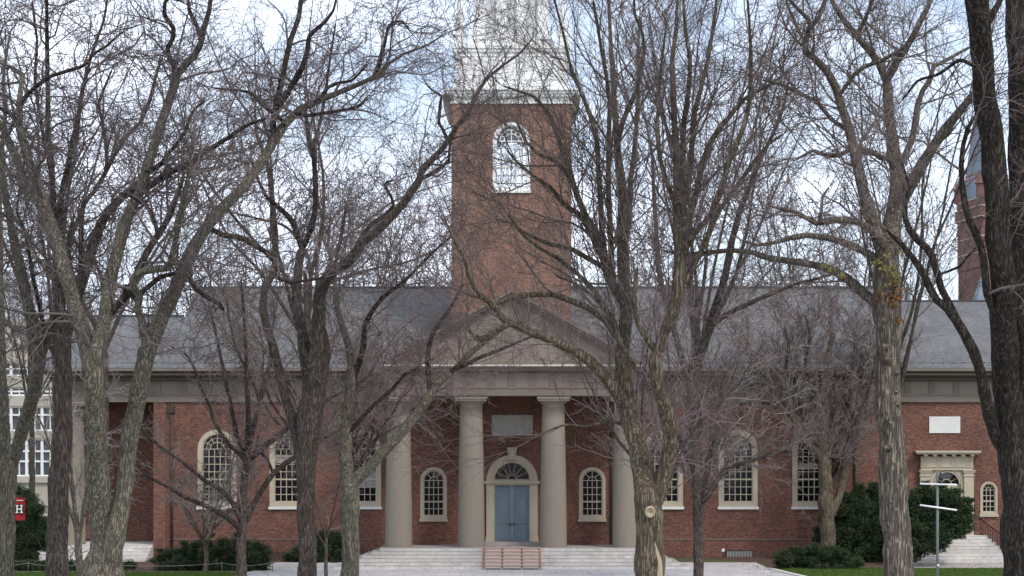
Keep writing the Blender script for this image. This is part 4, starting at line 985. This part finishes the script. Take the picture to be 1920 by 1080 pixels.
tree('thick ridged tree right of the portico with a round pruning scar low on its trunk', 48,
 '1218,1080,52;1218,1020,52;1216,970,52;1213,925,50;1211,900,40',
 ['1210,935,42;1205,890,38;1200,860,36;1192,820,36;1183,790,36;1175,750,36;1168,715,34;1167,670,30;1170,640,26;1174,590,24;1172,540,24;1168,490,23;1168,430,22;1168,380,20;1164,330,17;1158,280,14;1155,230,12;1150,160,10;1145,90,8;1142,20,6;1140,-40,5',
  '1232,940,30;1246,900,30;1256,850,28;1258,800,26;1245,760,26;1233,720,26;1230,690,25;1232,655,25',
  '1232,665,18;1248,620,20;1262,585,22;1272,540,24;1275,500,25;1274,450,24;1272,400,22;1272,350,18;1270,300,15;1265,240,12;1262,180,11;1261,110,9;1268,50,7;1272,-30,5',
  '1228,660,12;1210,630,12;1195,605,10;1188,560,9;1195,500,7',
  '1174,765,24;1160,740,24;1140,715,22;1122,692,22;1100,672,21;1072,655,19;1045,643,17;1015,630,16;985,618,15;960,607,14;942,597,13;930,578,12;918,567,11;903,556,10;890,540,8;878,515,7;873,490,6;860,465,6;848,445,5;830,400,3',
  '960,607,10;935,618,11;912,632,12;900,637,12;885,625,8;873,613,6',
  '1165,645,13;1135,600,12;1100,575,12;1062,560,12;1035,552,11;990,553,11;960,556,10;925,572,8;900,590,5',
  '1165,570,16;1145,525,18;1135,490,17;1125,460,15;1115,430,13;1098,405,12;1085,375,11;1075,345,11;1063,305,10;1052,275,9;1038,235,8;1025,205,7;1000,180,6;970,170,4;940,160,3',
  '1135,485,12;1128,420,11;1125,360,10;1121,300,9;1118,250,9;1103,207,8;1090,175,7;1070,125,6;1057,67,5;1037,-10,4',
  '1152,520,12;1145,450,11;1142,380,10;1140,320,10;1142,250,9;1143,190,8;1135,130,7;1122,60,6;1112,0,5',
  '1166,400,11;1160,330,11;1158,260,11;1168,225,10;1185,190,9;1200,150,8;1208,90,7;1203,55,6;1190,30,5;1188,-20,4',
  '1172,490,11;1180,400,11;1182,340,10;1190,280,9;1194,220,8;1197,160,7;1195,100,5;1200,30,4',
  '1276,450,14;1300,385,12;1318,300,11;1345,245,10;1370,215,9;1390,190,8;1420,170,7;1450,155,6;1480,130,4',
  '1272,390,12;1282,320,11;1280,240,10;1290,180,9;1295,120,8;1285,60,6;1280,-20,5',
  '1276,430,12;1292,340,11;1297,280,10;1303,210,9;1318,150,8;1330,100,7;1340,40,6;1345,-20,5',
  '1272,490,14;1300,440,11;1335,400,11;1350,360,11;1367,300,10;1385,265,10;1400,220,9;1408,170,8;1408,110,7;1405,40,5;1400,-20,4',
  '1271,400,10;1250,340,9;1235,290,8;1232,240,7;1235,180,6;1240,120,5;1250,40,4',
  '1165,650,10;1150,600,10;1130,570,9;1110,540,9;1090,520,8;1065,500,8;1040,480,7;1010,465,6;980,440,5;950,400,3',
  '1125,500,10;1103,485,9;1075,468,9;1027,457,8;990,440,6;960,420,4;930,410,3',
  '1120,475,12;1105,430,11;1085,400,10;1060,385,9;1030,350,8;1000,330,6;965,300,5;950,280,3',
  '1070,335,9;1040,300,8;1010,290,7;985,265,5;970,230,4',
  '1180,800,7;1140,790,6;1100,800,5;1060,795,4;1010,815,3',
  '1262,560,12;1300,500,10;1325,450,10;1345,400,9;1380,350,8;1410,310,8;1440,270,6;1470,250,4'],
 'vase', 'bark_olive', 'twig_brown', 77, bare=880, low=.8, dens=1.2, sides=18, knots=5, kslope=.45)
tree('slender brown tree just right of the scarred trunk, its branch reaching toward a tall window', 80,
 '1309,1080,19;1309,1040,18;1309,980,18;1310,940,22;1308,920,18',
 ['1307,935,17;1304,870,15;1301,820,14;1298,770,13;1292,730,13;1285,700,12;1277,665,12;1265,625,11;1253,580,11;1243,545,10;1236,510,10;1232,460,9;1228,400,8;1225,340,7;1222,280,5',
  '1290,722,10;1297,685,10;1308,650,10;1325,622,10;1350,597,10;1385,577,9;1420,562,8;1460,545,7;1500,530,6;1560,515,4',
  '1322,625,10;1335,590,14;1350,550,14;1362,510,14;1368,470,14;1378,430,12;1390,390,10;1405,350,9;1425,300,8;1450,250,7;1470,200,6;1480,140,4',
  '1304,885,10;1290,860,10;1275,825,9;1255,785,9;1235,755,9;1210,722,9;1190,690,8;1170,655,8;1158,620,8;1140,590,8;1128,572,7;1105,550,6;1075,530,5;1040,515,4',
  '1310,948,12;1330,925,10;1345,900,10;1362,882,9;1380,872,8;1415,862,7;1445,851,6;1480,845,4',
  '1314,932,6;1330,880,5;1335,840,5;1345,790,4;1350,750,3'],
 'vase', 'bark_brown', 'twig_brown', 88, bare=985, low=1, dens=1.9, lmul=.95, kslope=.35)
tree('pale stout tree with crooked limbs close to the wall beside the dark evergreens', 107,
 '1553,1040,30;1551,980,27;1548,920,24;1545,870,24;1544,850,24',
 ['1562,965,17;1572,935,15;1580,905,14;1585,870,14;1592,845,14;1608,825,13;1622,800,11;1628,770,10;1635,720,9;1640,680,8;1630,640,5',
  '1538,852,15;1520,838,13;1506,825,12;1495,800,12;1485,780,12;1472,755,10;1455,735,8;1430,715,6;1420,680,5;1400,640,3',
  '1545,855,20;1545,800,20;1545,750,18;1548,710,16;1552,670,12;1560,630,9;1555,590,5',
  '1547,848,12;1560,825,12;1580,797,10;1600,765,9;1605,720,8;1600,680,7;1610,630,4',
  '1556,855,10;1578,857,10;1590,850,9',
  '1486,785,8;1480,740,7;1470,700,7;1480,650,6;1470,610,4',
  '1546,760,9;1520,720,8;1510,680,7;1520,630,6;1510,590,4',
  '1606,720,6;1640,690,5;1660,640,4;1655,600,3'],
 'vase', 'bark_olive', 'twig_red', 99, bare=2000, dens=3.8, lmul=.8, kslope=.7)
tree('straight pale ridged trunk with ivy tufts at right in front of the evergreens', 46,
 '1684,1080,56;1682,1020,54;1680,960,53;1676,900,52;1673,840,48;1668,780,46;1665,720,45;1666,660,44;1664,620,46;1663,570,50;1662,520,48;1666,470,42',
 ['1668,485,36;1672,420,34;1682,380,32;1684,350,30;1680,310,24;1676,280,22;1671,240,20;1666,190,19;1662,150,18',
  '1662,155,14;1648,120,14;1630,95,13;1612,75,13;1600,60,12;1582,38,10;1565,12,9;1550,-20,8',
  '1606,68,9;1618,45,8;1628,20,7;1640,-20,5',
  '1663,150,15;1678,120,14;1695,95,13;1712,68,12;1725,40,11;1738,15,10;1752,-20,9',
  '1654,480,26;1640,430,24;1630,400,24;1620,360,22;1610,320,20;1602,285,19;1590,240,18;1578,200,17;1568,165,16;1552,135,14;1530,112,13;1508,96,12;1512,70,10;1520,45,9;1510,30,8;1490,10,6;1470,-10,5',
  '1517,55,8;1535,35,7;1545,15,6;1552,-20,5',
  '1686,395,26;1705,350,24;1722,320,22;1738,292,20;1752,270,19;1775,240,18;1795,215,16;1815,190,15;1830,170,12;1850,120,9',
  '1682,325,14;1695,295,13;1710,262,12;1716,230,12;1720,200,11;1730,170,10;1745,148,9;1750,125,8;1775,112,7;1800,98,6;1820,88,5',
  '1645,578,22;1625,555,20;1605,537,19;1588,522,18;1565,508,16;1540,500,14;1510,494,13;1480,489,13;1440,483,11;1410,473,10;1370,470,9;1320,474,8;1280,476,6;1240,470,4',
  '1648,492,15;1625,475,14;1605,463,13;1575,453,12;1545,445,12;1510,441,11;1480,446,10;1450,455,8;1420,460,6;1390,450,5',
  '1660,465,16;1645,440,14;1630,428,14;1612,418,12;1590,413,14;1560,413,13;1530,418,11;1510,408,9;1490,397,8;1470,392,7;1440,385,4',
  '1536,415,7;1540,395,6;1542,370,5;1555,350,4',
  '1674,305,10;1645,290,10;1620,283,10;1595,280,9;1575,290,9;1555,292,9;1538,288,7;1525,282,6;1490,300,4',
  '1588,235,9;1570,185,8;1600,140,8;1620,125,8;1650,115,7;1680,98,6;1710,80,4',
  '1596,250,8;1560,225,8;1530,190,7;1500,175,7;1470,160,6;1430,150,5'],
 'fan', 'bark_ridge', 'twig_brown', 110, bare=600, sides=18, knots=6, dens=1.7)
tree('dark massive twin trunk at the right edge of the photo', 38,
 '1932,1080,90;1926,980,86;1916,900,84;1906,840,78',
 ['1908,880,70;1897,780,60;1888,700,52;1882,620,50;1880,550,48;1876,480,46;1872,420,46;1868,360,46;1862,300,44;1855,240,44;1848,180,42;1842,120,40;1838,60,42;1830,0,44;1825,-50,44',
  '1930,900,60;1926,800,56;1923,700,54;1920,600,52;1918,480,50;1917,360,48;1914,280,46;1912,200,44;1910,100,42;1908,0,42;1908,-50,40',
  '1888,870,22;1868,820,24;1855,780,24;1848,740,22;1840,700,20;1825,660,20;1805,620,18;1792,600,18;1775,578,16;1755,562,14;1742,535,14;1732,512,14;1715,488,12;1700,470,11;1688,455,10;1660,430,5',
  '1797,605,14;1780,570,14;1765,540,14;1755,505,13;1748,480,14;1738,465,15;1720,450,13;1705,430,12;1697,410,10;1698,380,8;1705,350,6;1690,300,4',
  '1862,600,16;1850,550,14;1846,500,14;1840,465,14;1830,440,14;1818,415,13;1810,385,12;1805,350,11;1802,310,10;1806,270,9;1815,240,8;1828,215,6',
  '1845,60,16;1862,25,14;1872,8,12;1885,-20,9',
  '1760,515,5;1780,508,5;1800,500,5;1815,480,4;1830,465,3',
  '1846,130,8;1800,110,7;1760,140,6;1720,150,5;1690,190,4'],
 'fan', 'bark_dark', 'twig_brown', 121, bare=560, sides=20, knots=7, dens=.9, kslope=.3)
# grown trees
near = [
 ('thin pale stemmed young tree between the brown trunk and the grey double trunk', 146, 70, 640, .5, 'fan', 'bark_grey', 'twig_pale', 201, 5, 15, .3, .6),
 ('small bare tree right in front of the leftmost arched window', 384, 101, 800, .95, 'fan', 'bark_olive', 'twig_pale', 202, 7, 9, .2, .8),
 ('sapling with forked stem between two trunks left of the portico', 612, 85, 820, .6, 'fan', 'bark_brown', 'twig_brown', 203, 4, 7, .35, .4),
 ('twiggy reddish tree screening the left end of the portico entablature', 657, 96, 560, 1.15, 'crook', 'bark_brown', 'twig_red', 205, 9, 12, .4, 1.4),
 ('brown many stemmed tree standing behind the large grey double trunk', 196, 76, -60, .6, 'crook', 'bark_brown', 'twig_brown', 206, 7, 17, .4, .9),
 ('tall brown tree whose crown fills the sky left of the steeple', 578, 88, -40, .6, 'crook', 'bark_brown', 'twig_red', 207, 8, 16, .42, 1.1),
 ('slender tree directly behind the straight pale ridged trunk', 1684, 84, 30, .5, 'vase', 'bark_brown', 'twig_brown', 208, 7, 14, .4, .8),
 ('tall upswept tree behind the ridged trunks whose crown is right of the steeple', 1309, 92, -50, .4, 'vase', 'bark_brown', 'twig_red', 209, 9, 15, .38, .9),
 ('dense twiggy tree behind the brown trunk second from the left edge', 106, 84, -50, .6, 'crook', 'bark_brown', 'twig_dark', 210, 6, 16, .42, .8),
 ('purplish twiggy tree hidden behind the scarred trunk and screening the pediment', 1222, 78, 500, 1.4, 'fan', 'bark_brown', 'twig_red', 211, 9, 14, .34, 1.1),
 ('reddish crooked tree in front of the roof hidden behind the tall brown tree', 577, 93, 470, 1.1, 'crook', 'bark_brown', 'twig_red', 212, 8, 12, .34, 1.3),
 ('pale twiggy tree close behind the stout crooked tree near the right windows', 1551, 109.2, 600, 1.3, 'fan', 'bark_brown', 'twig_pale', 213, 8, 12, .36, .8),
 ('pale twigged spreading tree hidden behind the slender right tree', 1309, 97, 600, 1.2, 'fan', 'bark_brown', 'twig_pale', 215, 8, 11, .3, .75),
]
for a in near: auto(a[0], a[1], a[2], a[3], a[4], a[5], a[6], a[7], a[8], nl=a[9], w0=a[10], fork=a[11], dens=a[12])
far = [(590, 150, 300, .6), (760, 140, 340, .65), (690, 165, 360, .6), (820, 150, 410, .5), (250, 150, 430, .6), (420, 160, 350, .6), (1120, 150, 350, .55), (1330, 150, 330, .6), (1480, 160, 300, .6), (1600, 150, 330, .6), (1745, 150, 410, .55), (60, 170, 420, .6)]
for i, (px, D, top, sp_) in enumerate(far):
    auto('', px, D, top, sp_, 'fan', 'bark_brown', 'twig_brown', 300+i, nl=8, w0=11, fork=.35, dens=.9, group='bare trees beyond the church roof', k4=False)['label'] = \
     'bare tree beyond the roof ' + ['behind the fourth trunk from the left', 'left of the brick tower', 'midway between the tower and the left trunks', 'closest to the left side of the brick tower', 'behind the grey double trunk', 'above the higher roof left end', 'closest to the right side of the brick tower', 'behind the slender right tree', 'right of the middle trunks', 'just left of the ivy tufted trunk', 'beside the distant red brick tower', 'above the buff office block'][i]

# ---- pruning scar and pale wound on the scarred tree, ivy on the ridged tree
scar_tree = [o for o in S.objects if o.type == 'EMPTY' and 'pruning scar' in o.get('label', '')][0]
yy = 48-.40
sc = MB(); cx, cz_ = X(1219, yy), Z(960, yy)
sc.add(*(lambda n: ([(cx+r_*cos(2*pi*i/n)*.9, yy-dp, cz_+r_*sin(2*pi*i/n)) for r_, dp in ((.16, -.06), (.15, .05), (.11, .07), (.09, .02), (.02, .02)) for i in range(n)], [(k_*n+i, k_*n+(i+1) % n, (k_+1)*n+(i+1) % n, (k_+1)*n+i) for k_ in range(4) for i in range(n)]))(20), True)
sc.build('pruning_scar', M['wound'], scar_tree)
ws = MB(); prof = [(1217, 988, 3), (1225, 1005, 8), (1231, 1030, 11), (1236, 1055, 11), (1238, 1085, 10), (1236, 1120, 6)]
L_ = []; R_ = []
for x_, y_, w_ in prof: dd = 48-.335; L_.append(P(x_-w_/2, y_, dd-.0)); R_.append(P(x_+w_/2, y_, dd+.04))
n = len(L_); C_ = [tuple((np.array(a)+np.array(b))/2+np.array((0, -.06, 0))) for a, b in zip(L_, R_)]
ws.add(L_+C_+R_, [(i, i+1, n+i+1, n+i) for i in range(n-1)]+[(n+i, n+i+1, 2*n+i+1, 2*n+i) for i in range(n-1)], True)
ws.build('bare_wood_strip', M['wound'], scar_tree)
def leaf_cloud(name, centers, radii, n, size, m, parent, seed, shell=.5, flat=1.0, droop=0):
    rng = np.random.default_rng(seed); C = np.array(centers, float); Rr = np.array(radii, float)
    vol = Rr.prod(1)**(2/3); pick = rng.choice(len(C), n, p=vol/vol.sum()); u = nrm(rng.normal(size=(n, 3))); rad = shell+(1-shell)*rng.random(n)**.5+(rng.random(n) < .07)*rng.random(n)*.22
    lump = 1+.13*np.sin(u[:, 0]*7+pick)+.11*np.sin(u[:, 2]*9+pick*2)+.08*np.sin(u[:, 1]*11+pick*3)
    p = C[pick]+u*Rr[pick]*(rad*lump)[:, None]; ok = p[:, 2] > gz(C[0][1])+.03; p = p[ok]; u = u[ok]; n = len(p)
    a = nrm(u*.7+rng.normal(size=(n, 3))*.7+np.array([0, 0, .25-droop])); b = perp(a, rng); s = size*(.5+rng.random(n))[:, None]
    V = np.stack([p-b*s*.35*flat, p+a*s, p+b*s*.35*flat, p-a*s*.3], 1).reshape(-1, 3); Q = np.arange(4*n).reshape(n, 4)
    return np_mesh(name, V, Q, m, parent, False)
ivy_tree = [o for o in S.objects if o.type == 'EMPTY' and 'ivy tufts' in o.get('label', '')][0]
def q(px, py, rx, rz, dd=45.75): return (P(px, py, dd), (rx*dd/F, .3, rz*dd/F))
cs = [q(1668, 525, 14, 22), q(1660, 505, 14, 12), q(1645, 490, 10, 10), q(1676, 520, 12, 18)]
leaf_cloud('ivy_leaves', [c[0] for c in cs], [c[1] for c in cs], 360, .055, M['ivy'], ivy_tree, 1, .3, 1.6)
cs = [q(1680, 548, 12, 22), q(1668, 560, 10, 14), q(1648, 555, 6, 8), q(1675, 570, 10, 10), q(1682, 603, 8, 8)]
leaf_cloud('dry_ivy_leaves', [c[0] for c in cs], [c[1] for c in cs], 420, .055, M['ivy_dry'], ivy_tree, 2, .3, 1.6)
cs = [q(1545, 500, 5, 5, 45.2), q(1560, 506, 8, 5, 45.2), q(1580, 516, 7, 5, 45.3), q(1635, 403, 8, 5), q(1680, 445, 8, 10), q(1662, 480, 8, 12), q(1690, 470, 10, 8), q(1632, 413, 10, 8), q(1677, 290, 5, 12), q(1684, 340, 8, 10), q(1748, 280, 6, 6), q(1682, 605, 8, 10)]
for i, c in enumerate(cs): leaf_cloud('ivy_tuft', [c[0]], [c[1]], 24, .05, M['ivy'], ivy_tree, 3+i, .2, 1.6)
for px, py, w_ in ((1660, 650, 14), (1664, 676, 16), (1682, 760, 8), (1668, 792, 9), (1663, 840, 15), (1680, 735, 9), (1672, 940, 9), (1668, 905, 7), (1684, 700, 7)):
    dd = 45.72; cx, cy_, cz_ = P(px, py, dd); r_ = w_/2*dd/F
    rng = random.Random(px*py); n_ = 14; vs = []; fs = []
    for i in range(9):
        th = pi*i/8
        for j in range(n_): ph = 2*pi*j/n_; rr = r_*(1+.22*rng.uniform(-1, 1)); vs.append((cx+rr*sin(th)*cos(ph)*1.15, cy_+rr*sin(th)*sin(ph)*1.1, cz_+rr*cos(th)*.85))
    for i in range(8):
        for j in range(n_): fs.append((i*n_+j, i*n_+(j+1) % n_, (i+1)*n_+(j+1) % n_, (i+1)*n_+j))
    kn = MB(); kn.add(vs, fs, True); kn.build('burl', M['bark_ridge'], ivy_tree)

# ================================================================ shrubs
def shrub(label, blobs, seed, size=.075, dens=1500, name='evergreen_shrub', m='leaf_dark', droop=0, group=None):
    cs = [P(px, py, D) for px, py, rx, rz, D in blobs]; rs = [(rx*D/F, max(.35, (rx+rz)/2*D/F*.8), rz*D/F) for px, py, rx, rz, D in blobs]
    x = sum(c[0] for c in cs)/len(cs); y = sum(c[1] for c in cs)/len(cs); root = empty(name, (x, y, gz(y)), label, 'shrub', group)
    area = sum(r_[0]*r_[2]+r_[0]*r_[1]+r_[1]*r_[2] for r_ in rs)*3; n = int(dens*area*.22)
    leaf_cloud('foliage', cs, rs, min(int(n*2.2), 90000), size*.72, M[m], root, seed, .6, .8, droop)
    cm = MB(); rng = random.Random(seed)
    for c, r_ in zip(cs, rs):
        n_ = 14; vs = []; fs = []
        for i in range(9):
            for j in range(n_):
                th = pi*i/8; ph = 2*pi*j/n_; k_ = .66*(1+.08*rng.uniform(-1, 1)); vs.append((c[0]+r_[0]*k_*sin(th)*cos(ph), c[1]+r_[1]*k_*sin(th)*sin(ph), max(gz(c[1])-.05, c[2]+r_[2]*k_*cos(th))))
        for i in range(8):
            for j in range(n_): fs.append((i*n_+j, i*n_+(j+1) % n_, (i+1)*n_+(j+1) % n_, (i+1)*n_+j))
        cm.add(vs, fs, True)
    cm.build('dark_core', M['leaf_core'], root); return root  # solid dark lumps standing in for the shade inside the foliage
def blobs_fill(outline, D, n, seed, r0=10, r1=16):
    """outline: list of (x, ytop, ybottom) samples; returns blobs filling it"""
    rng = random.Random(seed); out = []
    xs = [o[0] for o in outline]
    for i in range(n):
        x = xs[0]+(xs[-1]-xs[0])*(i+.5)/n+rng.uniform(-3, 3); t = np.interp(x, xs, [o[1] for o in outline]); b_ = np.interp(x, xs, [o[2] for o in outline]); y = t+r0
        while y < b_+r0*.3:
            r_ = rng.uniform(r0, r1); out.append((x+rng.uniform(-4, 4), y, r_*1.15, r_*.85, D+rng.uniform(-.5, .5))); y += r_*1.15
    return out
shrub('broad dark rounded shrub in front of the leftmost arched window', blobs_fill([(293, 1042, 1072), (320, 1030, 1073), (370, 1012, 1074), (420, 1008, 1074), (470, 1012, 1070), (502, 1028, 1062)], 103.4, 13, 5)+[(300, 1032, 10, 4, 103.2), (345, 1018, 9, 5, 103.2), (395, 1003, 10, 5, 103.2), (445, 1003, 9, 5, 103.2), (503, 1035, 8, 5, 103), (288, 1052, 8, 4, 103)], 5)
shrub('small round bush at the foot of the left porch steps', [(243, 1058, 12, 9, 103), (250, 1061, 8, 7, 102.8), (236, 1062, 8, 7, 102.8)], 6)
shrub('clipped low hedge along the foot of the left porch steps', blobs_fill([(20, 1050, 1070), (110, 1050, 1071), (222, 1049, 1072)], 102.8, 17, 7, 7, 9), 7, name='low_hedge')
shrub('dark evergreen behind the red banner', blobs_fill([(14, 915, 1040), (40, 905, 1045), (60, 925, 1040), (80, 950, 1030), (92, 985, 1035)], 104.5, 6, 8, 12, 18), 8)
shrub('dark evergreen against the wall behind the slim sapling', blobs_fill([(538, 1040, 1056), (560, 1020, 1056), (590, 995, 1056), (620, 990, 1056), (645, 1000, 1056)], 108, 8, 9, 10, 14), 9)
shrub('low spreading evergreen mound at the corner of the right lawn', blobs_fill([(1452, 1040, 1060), (1480, 1025, 1064), (1530, 1019, 1066), (1580, 1026, 1066), (1612, 1045, 1066)], 104.6, 11, 10, 8, 12), 10)
shrub('dark evergreen bulk behind the pale stout tree at right', blobs_fill([(1535, 990, 1040), (1570, 945, 1045), (1600, 920, 1048), (1640, 910, 1050), (1690, 915, 1050)], 108.2, 9, 11, 15, 22)+[(1548, 972, 14, 6, 108), (1538, 994, 14, 6, 108), (1565, 950, 12, 6, 108), (1582, 930, 12, 8, 108), (1612, 914, 11, 9, 108), (1638, 911, 12, 8, 108), (1536, 1012, 14, 6, 108)], 11, size=.1)
shrub('feathery drooping yew partly hiding the right doorway', blobs_fill([(1700, 925, 1045), (1720, 912, 1045), (1750, 915, 1025), (1785, 925, 1000), (1815, 945, 985)], 105.6, 8, 12, 12, 18)+[(1800, 990, 14, 8, 105), (1770, 1012, 16, 9, 105), (1745, 1028, 12, 8, 105), (1812, 938, 17, 6, 105.3), (1808, 955, 22, 6, 105.2), (1802, 975, 20, 7, 105.2), (1788, 921, 16, 7, 105.4), (1765, 911, 12, 8, 105.4), (1735, 909, 11, 8, 105.4), (1790, 1003, 18, 6, 105)], 12, size=.12, dens=1100, droop=.3)
shrub('small round bush on the lawn edge left of the ridged trunk', [(1607, 1053, 11, 8, 103.6), (1615, 1056, 7, 6, 103.5)], 13)
# ================================================================ turf and litter
rng = np.random.default_rng(77)
def scatter(name, n, xr, yr, fx, h, m, kind_label=None):
    y = rng.uniform(*yr, n); x = rng.uniform(*xr, n); ok = fx(x, y); x = x[ok]; y = y[ok]; n = len(x)
    z = np.where(y < 104, 0, np.minimum(1, (y-104)/7)*.42)+.02; a = rng.uniform(0, 2*pi, n); hh = h*(.5+rng.random(n)); w_ = h*.22
    c = np.stack([x, y, z], 1); u = np.stack([np.cos(a), np.sin(a), 0*a], 1)*w_; t = np.stack([rng.normal(size=n)*.3*hh, rng.normal(size=n)*.3*hh, hh], 1)
    V = np.stack([c-u, c+u, c+u*.3+t, c-u*.3+t], 1).reshape(-1, 3); o = np_mesh(name, V, np.arange(4*n).reshape(n, 4), m, None, False)
    return tag(o, kind='stuff')
tag(scatter('grass', 40000, (-32, -15.1), (96, 101.7), lambda x, y: x < 99, .06, M['grass']), 'short grass blades on the left lawn strip', 'grass')
tag(scatter('grass', 60000, (15.5, 34), (96, 104.6), lambda x, y: x > np.interp(y, [92, 98.6, 102, 106], [16.2, 15.35, 14.95, 14.6])+.4, .06, M['grass']), 'short grass blades on the right lawn strip', 'grass')
n = 2600; x = rng.uniform(-34, 34, n); y = rng.uniform(97, 110, n); z = np.where(y < 104, 0, np.minimum(1, (y-104)/7)*.42)+.03
inside = (np.abs(x) < 11) & (y > 103.6); x = x[~inside]; y = y[~inside]; z = z[~inside]; n = len(x)
keep = (rng.random(n) < np.where(np.abs(x) > 13.5, 1, .12)); x, y, z = x[keep], y[keep], z[keep]; n = len(x)
c = np.stack([x, y, z], 1); u = nrm(rng.normal(size=(n, 3))*[1, 1, .3])*.05; v = nrm(rng.normal(size=(n, 3))*[1, 1, .4])*.04
o = np_mesh('fallen_leaves', np.stack([c-u, c-v, c+u, c+v], 1).reshape(-1, 3), np.arange(4*n).reshape(n, 4), M['ivy_dry'], None, False)
tag(o, 'scattered brown fallen leaves on the lawns and mulch', 'leaves', kind='stuff')
